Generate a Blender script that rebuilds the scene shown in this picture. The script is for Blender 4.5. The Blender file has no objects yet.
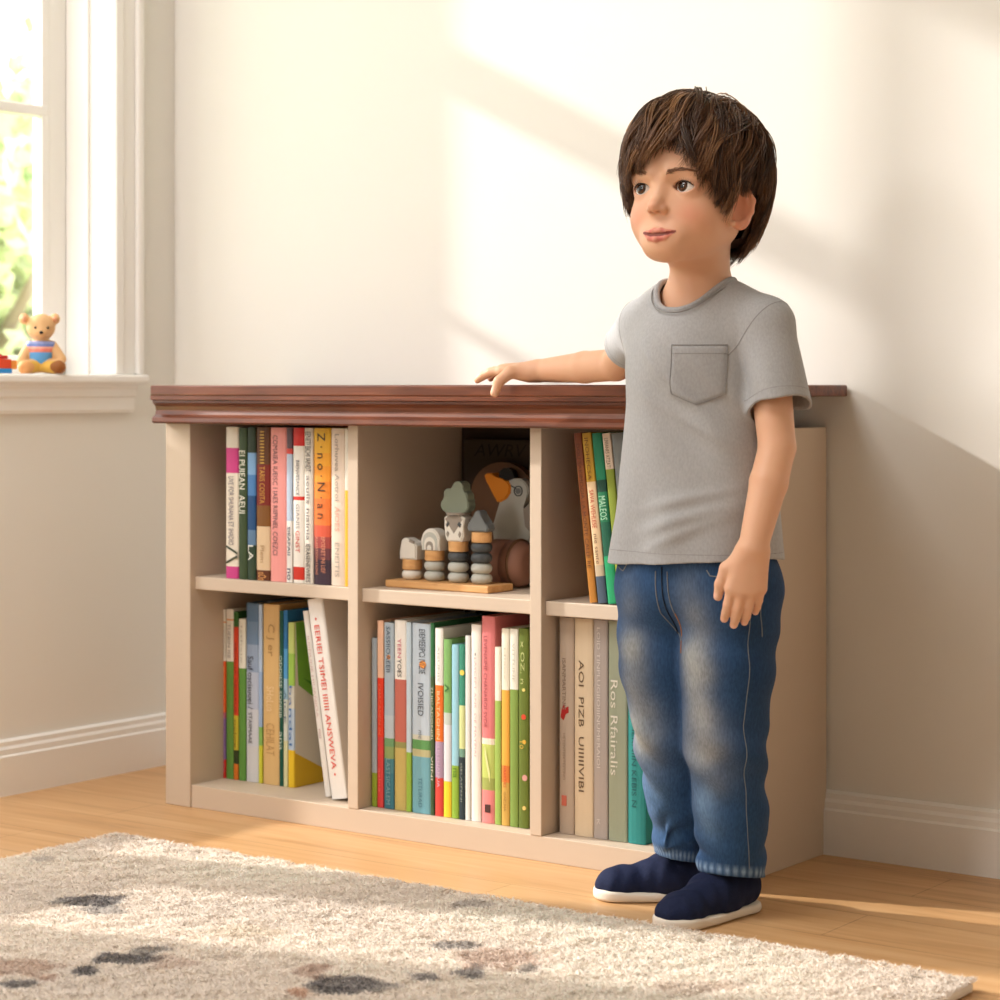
import bpy, bmesh, math, random
import numpy as np
from mathutils import Vector, Matrix
from mathutils.bvhtree import BVHTree
random.seed(7); rng = np.random.default_rng(7)
scene = bpy.context.scene
COL = scene.collection
PI = math.pi

# ---------------------------------------------------------------- survey helpers (photo pixel -> room coordinates)
YAW = math.radians(36.1); SY, CY = math.sin(YAW), math.cos(YAW); FPX = 2190.0; HOR = 388.0; CAMZ = 0.69
def ray(px):
    l = (px-500)/FPX
    return (-SY+CY*l, CY+SY*l)
def onY(px, py, Y):
    dx, dy = ray(px); t = Y/dy
    return Vector((dx*t, Y, CAMZ-(py-HOR)*t/FPX))
def onX(px, py, X):
    dx, dy = ray(px); t = X/dx
    return Vector((X, dy*t, CAMZ-(py-HOR)*t/FPX))
def onZ(px, py, z=0.0):
    t = (CAMZ-z)*FPX/(py-HOR); dx, dy = ray(px)
    return Vector((dx*t, dy*t, z))
def srgb(r, g, b):
    f = lambda c: ((c/255)/12.92 if c/255 <= .04045 else ((c/255+.055)/1.055)**2.4)
    return (f(r), f(g), f(b), 1.0)

# ---------------------------------------------------------------- materials
def base_mat(name):
    m = bpy.data.materials.new(name); m.use_nodes = True
    nt = m.node_tree; b = nt.nodes['Principled BSDF']
    return m, nt, b
def add_bump(nt, b, scale, strength, detail=3, dist=.002, stretch=None, coord='Object'):
    tc = nt.nodes.new('ShaderNodeTexCoord'); n = nt.nodes.new('ShaderNodeTexNoise'); bp = nt.nodes.new('ShaderNodeBump')
    n.inputs['Scale'].default_value = scale; n.inputs['Detail'].default_value = detail
    if stretch:
        mp = nt.nodes.new('ShaderNodeMapping'); mp.inputs['Scale'].default_value = stretch
        nt.links.new(tc.outputs[coord], mp.inputs['Vector']); nt.links.new(mp.outputs['Vector'], n.inputs['Vector'])
    else:
        nt.links.new(tc.outputs[coord], n.inputs['Vector'])
    bp.inputs['Strength'].default_value = strength; bp.inputs['Distance'].default_value = dist
    nt.links.new(n.outputs['Fac'], bp.inputs['Height']); nt.links.new(bp.outputs['Normal'], b.inputs['Normal'])
    return n
def mat(name, col, rough=.6, bump=None, spec=.4, var=0.0, vscale=20, sss=0, coat=0, metallic=0):
    m, nt, b = base_mat(name)
    b.inputs['Base Color'].default_value = col; b.inputs['Roughness'].default_value = rough
    b.inputs['Specular IOR Level'].default_value = spec; b.inputs['Metallic'].default_value = metallic
    if coat: b.inputs['Coat Weight'].default_value = coat; b.inputs['Coat Roughness'].default_value = .25
    if var:
        tc = nt.nodes.new('ShaderNodeTexCoord'); n = nt.nodes.new('ShaderNodeTexNoise'); mx = nt.nodes.new('ShaderNodeMix'); mx.data_type = 'RGBA'
        n.inputs['Scale'].default_value = vscale; n.inputs['Detail'].default_value = 4
        nt.links.new(tc.outputs['Object'], n.inputs['Vector'])
        mx.inputs[6].default_value = tuple(c*(1-var) for c in col[:3])+(1,); mx.inputs[7].default_value = tuple(min(1, c*(1+var)) for c in col[:3])+(1,)
        nt.links.new(n.outputs['Fac'], mx.inputs[0]); nt.links.new(mx.outputs[2], b.inputs['Base Color'])
    if bump: add_bump(nt, b, *bump)
    return m
def attr_mat(name, rough=.6, spec=.4, bump=None, sss=0, var=0, vscale=200, vstretch=(1, 1, 1), sheen=0):
    m, nt, b = base_mat(name)
    a = nt.nodes.new('ShaderNodeAttribute'); a.attribute_name = 'Col'
    src = a.outputs['Color']
    if var:
        tc = nt.nodes.new('ShaderNodeTexCoord'); mp = nt.nodes.new('ShaderNodeMapping'); mp.inputs['Scale'].default_value = vstretch
        n = nt.nodes.new('ShaderNodeTexNoise'); n.inputs['Scale'].default_value = vscale; n.inputs['Detail'].default_value = 4
        nt.links.new(tc.outputs['Object'], mp.inputs['Vector']); nt.links.new(mp.outputs['Vector'], n.inputs['Vector'])
        mr = nt.nodes.new('ShaderNodeMapRange'); mr.inputs['From Min'].default_value = .3; mr.inputs['From Max'].default_value = .7
        mr.inputs['To Min'].default_value = 1-var; mr.inputs['To Max'].default_value = 1+var
        nt.links.new(n.outputs['Fac'], mr.inputs['Value'])
        vm = nt.nodes.new('ShaderNodeVectorMath'); vm.operation = 'SCALE'
        nt.links.new(src, vm.inputs[0]); nt.links.new(mr.outputs['Result'], vm.inputs['Scale'])
        src = vm.outputs['Vector']
    nt.links.new(src, b.inputs['Base Color'])
    b.inputs['Roughness'].default_value = rough; b.inputs['Specular IOR Level'].default_value = spec
    if sss:
        b.inputs['Subsurface Weight'].default_value = sss; b.inputs['Subsurface Scale'].default_value = .004
        b.inputs['Subsurface Radius'].default_value = (1.0, .35, .2)
    if sheen: b.inputs['Sheen Weight'].default_value = sheen
    if bump: add_bump(nt, b, *bump)
    return m

def wood_mat(name, c1, c2, scale, stretch, rough=.4, spec=.4, bump=.1):
    m, nt, b = base_mat(name)
    tc = nt.nodes.new('ShaderNodeTexCoord'); mp = nt.nodes.new('ShaderNodeMapping'); mp.inputs['Scale'].default_value = stretch
    n = nt.nodes.new('ShaderNodeTexNoise'); n.inputs['Scale'].default_value = scale; n.inputs['Detail'].default_value = 6; n.inputs['Distortion'].default_value = .6
    r = nt.nodes.new('ShaderNodeValToRGB'); r.color_ramp.elements[0].position = .32; r.color_ramp.elements[0].color = c1
    r.color_ramp.elements[1].position = .68; r.color_ramp.elements[1].color = c2
    nt.links.new(tc.outputs['Object'], mp.inputs['Vector']); nt.links.new(mp.outputs['Vector'], n.inputs['Vector'])
    nt.links.new(n.outputs['Fac'], r.inputs['Fac']); nt.links.new(r.outputs['Color'], b.inputs['Base Color'])
    bp = nt.nodes.new('ShaderNodeBump'); bp.inputs['Strength'].default_value = bump; bp.inputs['Distance'].default_value = .001
    nt.links.new(n.outputs['Fac'], bp.inputs['Height']); nt.links.new(bp.outputs['Normal'], b.inputs['Normal'])
    b.inputs['Roughness'].default_value = rough; b.inputs['Specular IOR Level'].default_value = spec
    return m

def floor_mat():
    m, nt, b = base_mat('oak_floor')
    tc = nt.nodes.new('ShaderNodeTexCoord')
    br = nt.nodes.new('ShaderNodeTexBrick'); br.offset = .37; br.inputs['Scale'].default_value = 1
    br.inputs['Brick Width'].default_value = 1.3; br.inputs['Row Height'].default_value = .13; br.inputs['Mortar Size'].default_value = .0011
    br.inputs['Color1'].default_value = (.42, .42, .42, 1); br.inputs['Color2'].default_value = (.58, .58, .58, 1); br.inputs['Mortar'].default_value = (.15, .15, .15, 1)
    nt.links.new(tc.outputs['Object'], br.inputs['Vector'])
    mp = nt.nodes.new('ShaderNodeMapping'); mp.inputs['Scale'].default_value = (1.2, 16, 1)
    nt.links.new(tc.outputs['Object'], mp.inputs['Vector'])
    n = nt.nodes.new('ShaderNodeTexNoise'); n.inputs['Scale'].default_value = 2.2; n.inputs['Detail'].default_value = 7; n.inputs['Distortion'].default_value = .9
    nt.links.new(mp.outputs['Vector'], n.inputs['Vector'])
    mx = nt.nodes.new('ShaderNodeMix'); mx.data_type = 'RGBA'; mx.inputs[0].default_value = .45
    nt.links.new(n.outputs['Fac'], mx.inputs[6]); nt.links.new(br.outputs['Color'], mx.inputs[7])
    r = nt.nodes.new('ShaderNodeValToRGB'); e = r.color_ramp.elements
    e[0].position = .2; e[0].color = srgb(142, 98, 60); e[1].position = .75; e[1].color = srgb(226, 186, 138)
    k = e.new(.47); k.color = srgb(205, 158, 108)
    nt.links.new(mx.outputs[2], r.inputs['Fac']); nt.links.new(r.outputs['Color'], b.inputs['Base Color'])
    b.inputs['Roughness'].default_value = .38; b.inputs['Specular IOR Level'].default_value = .35
    return m

M = {}
M['wall'] = mat('cream_wall_paint', srgb(238, 235, 228), .85, (90, .08, 4, .001), .2)
M['ceil'] = mat('ceiling_paint', srgb(240, 238, 234), .9)
M['trim'] = mat('white_trim_paint', srgb(246, 243, 238), .45, None, .4)
M['floor'] = floor_mat()
M['taupe'] = mat('taupe_lacquer', srgb(205, 186, 165), .5, (30, .05, 3, .001), .35, .03, 6)
M['dark_wood'] = wood_mat('dark_stained_wood', srgb(84, 42, 25), srgb(124, 68, 43), 5, (1.5, 22, 22), .32, .5)
M['toy_wood'] = wood_mat('pale_beech_wood', srgb(205, 150, 92), srgb(226, 176, 118), 14, (1, 8, 8), .5)
M['book'] = attr_mat('printed_book_cover', .5, .35)
M['pages'] = mat('book_pages', srgb(236, 228, 210), .9, (400, .3, 2, .0006))
M['skin'] = attr_mat('skin', .48, .35, (700, .05, 2, .0004), .12)
M['hair'] = attr_mat('brown_hair', .42, .45)
M['tshirt'] = attr_mat('heather_grey_jersey', .92, .12, (900, .12, 2, .0006), 0, .08, 420, (1, 1, .5), .12)
M['denim'] = attr_mat('blue_denim', .88, .15, (1300, .2, 2, .0006), 0, .2, 500, (1, 1, .25), .05)
M['shoe'] = mat('navy_knit', srgb(26, 34, 62), .85, (500, .5, 3, .001), .2, .25, 300)
M['sole'] = mat('off_white_sole', srgb(226, 216, 202), .6)
M['thread'] = mat('pale_thread', srgb(128, 132, 136), .8)
M['seam'] = mat('grey_seam', srgb(150, 149, 148), .9)
M['col'] = attr_mat('painted_surface', .55, .3)
M['glossy_eye'] = attr_mat('eye_surface', .06, .6)
M['white'] = mat('tooth_white', srgb(235, 228, 215), .3)

def glass_mat():
    m = bpy.data.materials.new('window_glass'); m.use_nodes = True; nt = m.node_tree
    nt.nodes.remove(nt.nodes['Principled BSDF']); out = nt.nodes['Material Output']
    t = nt.nodes.new('ShaderNodeBsdfTransparent'); g = nt.nodes.new('ShaderNodeBsdfGlossy'); g.inputs['Roughness'].default_value = .02
    mx = nt.nodes.new('ShaderNodeMixShader'); mx.inputs[0].default_value = .05
    nt.links.new(t.outputs[0], mx.inputs[1]); nt.links.new(g.outputs[0], mx.inputs[2]); nt.links.new(mx.outputs[0], out.inputs['Surface'])
    return m
M['glass'] = glass_mat()

# ---------------------------------------------------------------- objects
def tag(o, label, cat, group=None, kind=None):
    o['label'] = label; o['category'] = cat
    if group: o['group'] = group
    if kind: o['kind'] = kind
    return o
def empty(name, loc=(0, 0, 0), rotz=0, label=None, cat=None, group=None):
    o = bpy.data.objects.new(name, None); COL.objects.link(o); o.location = loc; o.rotation_euler = (0, 0, rotz); o.empty_display_size = .05
    if label: tag(o, label, cat, group)
    return o
def link(name, me, m, parent=None, smooth=False, label=None):
    o = bpy.data.objects.new(name, me); COL.objects.link(o)
    if m is not None: me.materials.append(m)
    if parent is not None: o.parent = parent
    if smooth: me.polygons.foreach_set('use_smooth', [True]*len(me.polygons))
    if label: o['label'] = label
    return o
def np_mesh(name, V, Fq):
    me = bpy.data.meshes.new(name)
    me.from_pydata([tuple(v) for v in V], [], [tuple(f) for f in Fq]) if len(V) < 20000 else fast_mesh(me, V, Fq)
    me.update(); return me
def fast_mesh(me, V, Fq):
    V = np.asarray(V, np.float32); Fq = np.asarray(Fq, np.int32); n, k = Fq.shape
    me.vertices.add(len(V)); me.vertices.foreach_set('co', V.ravel())
    me.loops.add(n*k); me.loops.foreach_set('vertex_index', Fq.ravel())
    me.polygons.add(n); me.polygons.foreach_set('loop_start', np.arange(0, n*k, k, dtype=np.int32)); me.polygons.foreach_set('loop_total', np.full(n, k, np.int32))
    me.update(calc_edges=True)
def set_col(me, C):
    C = np.asarray(C, np.float32)
    if C.shape[1] == 3: C = np.c_[C, np.ones(len(C), np.float32)]
    a = me.color_attributes.new('Col', 'FLOAT_COLOR', 'POINT'); a.data.foreach_set('color', C.ravel())
def set_flat(me, c):
    set_col(me, np.tile(np.array(c[:4], np.float32), (len(me.vertices), 1)))

class MB:
    """collects shapes of ONE part, then links them as one mesh"""
    def __init__(s): s.bm = bmesh.new()
    def box(s, lo, hi, bev=0.0, rot=None, seg=2):
        lo, hi = Vector(lo), Vector(hi); c = (lo+hi)/2; d = hi-lo
        r = bmesh.ops.create_cube(s.bm, size=1.0); vs = r['verts']
        bmesh.ops.scale(s.bm, vec=d, verts=vs)
        if bev > 0:
            es = list({e for v in vs for e in v.link_edges})
            rb = bmesh.ops.bevel(s.bm, geom=es, offset=min(bev, min(d)*.45), segments=seg, affect='EDGES', profile=.5)
            vs = list({v for f in rb['faces'] for v in f.verts} | {v for v in vs if v.is_valid})
        if rot is not None: bmesh.ops.rotate(s.bm, verts=vs, cent=(0, 0, 0), matrix=rot)
        bmesh.ops.translate(s.bm, vec=c, verts=vs); return s
    def cyl(s, a, b, r0, r1=None, n=24, bev=0):
        a, b = Vector(a), Vector(b); r1 = r0 if r1 is None else r1; d = b-a; L = d.length
        prof = [(r0, 0), (r1, L)] if not bev else [(r0-bev, 0), (r0-.3*bev, .3*bev), (r0, bev), (r1, L-bev), (r1-.3*bev, L-.3*bev), (r1-bev, L)]
        return s.lathe(prof, a, d, n)
    def lathe(s, prof, a=(0, 0, 0), axis=(0, 0, 1), n=24):
        a = Vector(a); q = Vector((0, 0, 1)).rotation_difference(Vector(axis).normalized())
        rings = []
        for r, z in prof:
            rings.append([s.bm.verts.new(a+q@Vector((r*math.cos(2*PI*k/n), r*math.sin(2*PI*k/n), z))) for k in range(n)])
        for A, B in zip(rings, rings[1:]):
            for k in range(n): s.bm.faces.new((A[k], A[(k+1) % n], B[(k+1) % n], B[k]))
        s.bm.faces.new(rings[0][::-1]); s.bm.faces.new(rings[-1]); return s
    def ball(s, c, r, n=16, rot=None):
        r = (r, r, r) if not hasattr(r, '__len__') else r
        v = bmesh.ops.create_uvsphere(s.bm, u_segments=n*2, v_segments=n, radius=1)['verts']
        bmesh.ops.scale(s.bm, vec=r, verts=v)
        if rot is not None: bmesh.ops.rotate(s.bm, verts=v, cent=(0, 0, 0), matrix=rot)
        bmesh.ops.translate(s.bm, vec=c, verts=v); return s
    def prism(s, pts, vec, bev=0):
        """polygon pts (3-D, planar) extruded by vec"""
        vec = Vector(vec); A = [s.bm.verts.new(Vector(p)) for p in pts]; B = [s.bm.verts.new(Vector(p)+vec) for p in pts]; n = len(pts)
        fs = [s.bm.faces.new(A[::-1]), s.bm.faces.new(B)]
        for k in range(n): s.bm.faces.new((A[k], A[(k+1) % n], B[(k+1) % n], B[k]))
        if bev:
            es = list(set(fs[0].edges) | set(fs[1].edges))
            bmesh.ops.bevel(s.bm, geom=es, offset=bev, segments=2, affect='EDGES')
        return s
    def sweep(s, prof, path, closed=False):
        """profile [(u, z)] swept along straight path: list of (origin, u_dir)"""
        rings = [[s.bm.verts.new(Vector(o)+Vector(u)*p[0]+Vector((0, 0, p[1]))) for p in prof] for o, u in path]
        n = len(prof)
        for A, B in zip(rings, rings[1:]):
            for k in range(n): s.bm.faces.new((A[k], A[(k+1) % n], B[(k+1) % n], B[k]))
        s.bm.faces.new(rings[0][::-1]); s.bm.faces.new(rings[-1]); return s
    def tube(s, pts, r, n=6):
        pts = [Vector(p) for p in pts]; rings = []; up = Vector((.13, .31, .94))
        for i, p in enumerate(pts):
            t = (pts[min(i+1, len(pts)-1)]-pts[max(i-1, 0)]).normalized(); a = t.cross(up)
            if a.length < 1e-4: a = t.cross(Vector((1, 0, 0)))
            a.normalize(); b = t.cross(a); rr = r(i/(len(pts)-1)) if callable(r) else r
            rings.append([s.bm.verts.new(p+(a*math.cos(2*PI*k/n)+b*math.sin(2*PI*k/n))*rr) for k in range(n)])
        for A, B in zip(rings, rings[1:]):
            for k in range(n): s.bm.faces.new((A[k], A[(k+1) % n], B[(k+1) % n], B[k]))
        s.bm.faces.new(rings[0][::-1]); s.bm.faces.new(rings[-1]); return s
    def build(s, name, m, parent=None, smooth=False, col=None, label=None, kind=None, autos=False):
        bmesh.ops.recalc_face_normals(s.bm, faces=s.bm.faces)
        me = bpy.data.meshes.new(name); s.bm.to_mesh(me); s.bm.free()
        if col is not None: set_flat(me, col)
        o = link(name, me, m, parent, smooth, label)
        if autos: me.set_sharp_from_angle(angle=math.radians(38))
        if kind: o['kind'] = kind
        return o

def text_mesh(body, name, size, length, height, m, parent, origin, right, up, depth=.0003, col=None, shear=0):
    """lettering as a thin mesh: fitted to length x height, placed with given right/up directions"""
    cu = bpy.data.curves.new('lettering', 'FONT'); cu.body = body; cu.size = 1; cu.shear = shear; cu.resolution_u = 2
    cu.align_x = 'LEFT'; cu.align_y = 'BOTTOM'
    to = bpy.data.objects.new('lettering_source', cu); COL.objects.link(to)
    dg = bpy.context.evaluated_depsgraph_get(); me = bpy.data.meshes.new_from_object(to.evaluated_get(dg))
    bpy.data.objects.remove(to); bpy.data.curves.remove(cu)
    n = len(me.vertices); co = np.zeros(n*3, np.float32); me.vertices.foreach_get('co', co); co = co.reshape(-1, 3)
    if n == 0: return None
    lo, hi = co.min(0), co.max(0); sp = np.maximum(hi-lo, 1e-6)
    u = (co[:, 0]-lo[0])/sp[0]*length; v = (co[:, 1]-lo[1])/sp[1]*height
    R, U = np.array(right, float), np.array(up, float); N = np.cross(R, U)
    P = np.array(origin, float)+u[:, None]*R+v[:, None]*U+N*depth
    me.vertices.foreach_set('co', P.astype(np.float32).ravel()); me.name = name; me.materials.clear(); me.update()
    if col is not None: set_flat(me, col)
    return link(name, me, m, parent)

# ---------------------------------------------------------------- signed-distance modelling (organic shapes)
def smin(a, b, k):
    h = np.maximum(k-np.abs(a-b), 0)/k
    return np.minimum(a, b)-h*h*k*.25
def smax(a, b, k): return -smin(-a, -b, k)
def cone(a, b, ra, rb):
    a, b = np.array(a, float), np.array(b, float); ab = b-a; L2 = ab@ab+1e-12
    def f(P):
        t = np.clip((P-a)@ab/L2, 0, 1)
        return np.linalg.norm(P-a-t[:, None]*ab, axis=1)-(ra+t*(rb-ra))
    R = max(ra, rb)
    return f, np.minimum(a, b)-R, np.maximum(a, b)+R
def ell(c, r, R=None):
    c, r = np.array(c, float), np.array(r, float)
    def f(P):
        q = P-c
        if R is not None: q = q@R
        k0 = np.linalg.norm(q/r, axis=1); k1 = np.linalg.norm(q/(r*r), axis=1)+1e-9
        return k0*(k0-1)/k1
    m = r.max() if R is not None else r
    return f, c-m, c+m
class Field:
    def __init__(s): s.ops = []
    def add(s, prim, k=.01): s.ops.append(('u', prim, k)); return s
    def cut(s, prim, k=.005): s.ops.append(('s', prim, k)); return s
    def __call__(s, P):
        d = np.full(len(P), 1e3); mg = .035
        for kind, (f, lo, hi), k in s.ops:
            m = np.all((P > lo-mg) & (P < hi+mg), axis=1)
            if not m.any(): continue
            v = f(P[m]); d[m] = smin(d[m], v, k) if kind == 'u' else smax(d[m], -v, k)
        return d
def mesh_sdf(f, lo, hi, h, B=8, slack=1.5):
    lo = np.array(lo, float); n = np.ceil((np.array(hi, float)-lo)/(h*B)).astype(int)
    g = lambda *k: np.stack(np.meshgrid(*[np.arange(q) for q in k], indexing='ij'), -1).reshape(-1, 3)
    bi = g(*n); d = f(lo+(bi+.5)*B*h); bi = bi[np.abs(d) < B*h*.87*slack]
    N = (n*B+3).astype(np.int64); kf = lambda p: (p[..., 0]*N[1]+p[..., 1])*N[2]+p[..., 2]
    uk = np.unique(kf((bi[:, None].astype(np.int64)*B+g(B+1, B+1, B+1)).reshape(-1, 3)))
    up = np.stack([uk//(N[1]*N[2]), (uk//N[2]) % N[1], uk % N[2]], -1)
    val = np.concatenate([f(lo+c*h) for c in np.array_split(up, max(1, len(up)//600000))])
    ck = np.unique(kf((bi[:, None].astype(np.int64)*B+g(B, B, B)).reshape(-1, 3)))
    offs = g(2, 2, 2); ok = kf(offs)
    v = val[np.searchsorted(uk, ck[:, None]+ok[None])]; s = v < 0; cr = s.any(1) & ~s.all(1)
    ck, v, s = ck[cr], v[cr], s[cr]
    base = np.stack([ck//(N[1]*N[2]), (ck//N[2]) % N[1], ck % N[2]], -1).astype(float)
    acc = np.zeros((len(ck), 3)); cnt = np.zeros(len(ck))
    for i in range(8):
        for j in range(i+1, 8):
            if np.abs(offs[i]-offs[j]).sum() != 1: continue
            m = s[:, i] != s[:, j]; t = v[m, i]/(v[m, i]-v[m, j])
            acc[m] += offs[i]+t[:, None]*(offs[j]-offs[i]); cnt[m] += 1
    V = lo+(base+acc/cnt[:, None])*h
    quads = []
    st = [N[1]*N[2], N[2], 1]
    for ax in range(3):
        e1, e2 = st[(ax+1) % 3], st[(ax+2) % 3]
        j = [k for k in range(8) if np.array_equal(offs[k], np.eye(3, dtype=int)[ax])][0]
        m = s[:, 0] != s[:, j]; k0 = ck[m]; flip = s[m, 0]
        ids = []; good = np.ones(len(k0), bool)
        for dk in (0, e1, e1+e2, e2):
            q = np.searchsorted(ck, k0-dk); q = np.minimum(q, len(ck)-1); good &= ck[q] == k0-dk; ids.append(q)
        Q = np.stack(ids, -1)[good]; fl = flip[good]
        Q[~fl] = Q[~fl][:, ::-1]
        quads.append(Q)
    return V, np.concatenate(quads)
def wob(P, seed, freqs, amp, n=7, stretch=(1, 1, 1)):
    """smooth pseudo-noise from a few warped waves (cloth folds)"""
    r = np.random.default_rng(seed); o = np.zeros(len(P)); Q = P*np.array(stretch)
    for _ in range(n):
        k = r.normal(size=3); k /= np.linalg.norm(k); w = r.uniform(*freqs)
        o += np.sin(Q@k*w+r.uniform(0, 6.28)+1.3*np.sin(Q@np.roll(k, 1)*w*.6+r.uniform(0, 6.28)))
    return amp*o/math.sqrt(n)
# ================================================================ THE SETTING
XL, YB, HC = -2.87, 2.915, 2.55
def struct(o): o['kind'] = 'structure'; return o
struct(MB().box((-3.03, -1.6, -.06), (1.3, 3.03, 0)).build('floor', M['floor']))
struct(MB().box((-3.03, YB, 0), (1.3, YB+.13, HC)).build('wall_back', M['wall']))
struct(MB().box((1.3, -1.6, 0), (1.42, YB+.13, HC)).build('wall_right', M['wall']))
struct(MB().box((-3.03, -1.72, 0), (1.42, -1.6, HC)).build('wall_front', M['wall']))
struct(MB().box((-3.03, -1.6, HC), (1.3, 3.03, HC+.08)).build('ceiling', M['ceil']))
w = MB()
w.box((-3.03, 2.45, 0), (XL, YB, .698)); w.box((-3.03, 2.755, .698), (XL, YB, HC)); w.box((-3.03, 1.6, 2.1), (XL, 2.755, HC)); w.box((-3.03, -1.6, 0), (XL, 1.6, HC))
struct(w.build('wall_left', M['wall']))
# baseboards with a moulded cap
bprof = [(0, 0), (.016, 0), (.016, .066), (.0125, .069), (.0125, .078), (.009, .083), (.009, .0905), (.003, .094), (0, .094)]
struct(MB().sweep(bprof, [((XL, 2.452, 0), (1, 0, 0)), ((XL, YB, 0), (1, -1, 0)), ((1.3, YB, 0), (0, -1, 0))]).build('baseboard_back', M['trim']))
# window: jamb side casing, stool and apron are trim; the sash is the window itself
cas = MB()
cas.box((XL, 2.753, .714), (XL+.016, 2.772, 2.12), .003); cas.box((XL, 2.772, .714), (XL+.012, 2.803, 2.12), .002); cas.box((XL, 2.803, .714), (XL+.021, 2.818, 2.12), .004)
cas.box((-2.985, 2.7535, .714), (XL+.002, 2.7549, 2.1))
cas.box((-2.93, 2.748, .714), (-2.922, 2.754, 2.1), .001)
struct(cas.build('trim_1', M['trim']))
sill = MB(); sill.box((-3.02, 2.452, .698), (XL+.036, 2.818, .714), .005, seg=3)
struct(sill.build('trim_2', M['trim']))
apr = MB().sweep([(0, .646), (.010, .646), (.013, .652), (.013, .672), (.018, .676), (.018, .688), (.024, .692), (.024, .698), (0, .698)], [((XL, 2.452, 0), (1, 0, 0)), ((XL, 2.80, 0), (1, 0, 0))])
struct(apr.build('trim_3', M['trim']))
win = struct(empty('window_1', (-3.0, 2.6, .714)))
def rel(mb, name, m, par, **k):
    o = mb.build(name, m, par, **k); o.data.transform(Matrix.Translation(-par.location)); return o
f = MB()
f.box((-3.018, 2.702, .714), (-2.984, 2.754, 2.1), .004); f.box((-3.018, 2.48, .714), (-2.984, 2.754, .748), .004); f.box((-3.018, 2.48, 2.06), (-2.984, 2.754, 2.1), .004)
f.box((-3.01, 2.48, 1.178), (-2.982, 2.71, 1.198), .004); f.box((-3.012, 2.48, 1.568), (-2.986, 2.71, 1.648), .004)
f.box((-2.99, 2.695, .73), (-2.983, 2.712, 2.08), .002)
rel(f, 'sash', M['trim'], win)
rel(MB().box((-3.004, 2.475, .735), (-3.001, 2.705, 2.08)), 'pane', M['glass'], win)
rel(MB().box((-3.02, 2.445, 0), (-2.98, 2.48, 2.1), .003), 'mullion_post', M['trim'], win)
door = struct(empty('door_1', (-3.0, 2.0, 0)))
f = MB()
f.box((-3.02, 1.6, 0), (-2.985, 2.445, .33), .003); f.box((-3.02, 1.87, .3), (-2.985, 2.032, 2.1), .003); f.box((-3.02, 1.6, 2.06), (-2.985, 2.445, 2.1), .003)
f.box((-3.02, 1.6, .33), (-2.985, 1.875, .44), .003); f.box((-3.02, 1.6, 1.285), (-2.985, 2.445, 1.415), .003)  # the second, a cross rail, is added to keep sun off the arm
rel(f, 'door_frame', M['trim'], door)
rel(MB().box((-3.004, 1.6, .3), (-3.001, 2.44, 2.07)), 'pane', M['glass'], door)

# ---------------------------------------------------------------- garden beyond the window
struct(MB().box((-16, -4, -.5), (-3.05, 16, -.45)).build('ground', mat('lawn_grass', srgb(176, 196, 130), .9, None, .2, .2, 3)))
M['leaf'] = attr_mat('leaf_green', .6, .3); M['bark'] = mat('bark', srgb(170, 150, 125), .9, (20, .5, 4, .01))
def tree(x, y, h, r, n, label, seed, tint):
    t = empty('tree', (x, y, -.45), 0, label, 'tree', 'trees in the garden beyond the window')
    g = np.random.default_rng(seed)
    tr = MB(); tr.tube([(0, 0, 0), (.03, .02, h*.35), (-.02, .05, h*.7)], lambda s: .09*(1-.6*s), 10)
    for k in range(5):
        a = g.uniform(0, 6.28); tr.tube([(0, 0, h*.3+.1*k), (.4*r*math.cos(a), .4*r*math.sin(a), h*.5+.1*k), (.8*r*math.cos(a), .8*r*math.sin(a), h*.62+.1*k)], lambda s: .04*(1-.7*s), 6)
    tr.build('trunk', M['bark'], t, True)
    cl = g.normal(size=(26, 3)); cl /= np.linalg.norm(cl, axis=1)[:, None]; cl = cl*g.uniform(.3, .95, (26, 1))*np.array([r, r, h*.42])+np.array([0, 0, h*.6])
    c = cl[g.integers(0, 26, n)]+g.normal(size=(n, 3))*r*.17
    d1 = g.normal(size=(n, 3)); d1 /= np.linalg.norm(d1, axis=1)[:, None]; d2 = np.cross(d1, g.normal(size=(n, 3))); d2 /= np.linalg.norm(d2, axis=1)[:, None]
    L = g.uniform(.04, .075, (n, 1)); V = np.stack([c-d1*L, c+d2*L*.5, c+d1*L, c-d2*L*.5], 1).reshape(-1, 3)
    me = bpy.data.meshes.new('foliage'); fast_mesh(me, V, np.arange(n*4).reshape(-1, 4))
    cc = np.array(tint)[None]*g.uniform(.7, 1.3, (n, 1)); set_col(me, np.repeat(cc, 4, 0)); link('foliage', me, M['leaf'], t)
tree(-6.3, 5.35, 2.1, .85, 9000, 'bushy pale green tree seen low through the window pane', 1, srgb(226, 236, 186)[:3])
tree(-7.6, 7.3, 2.6, 1.0, 9000, 'darker green tree farther back beyond the window pane', 2, srgb(208, 226, 176)[:3])

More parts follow.
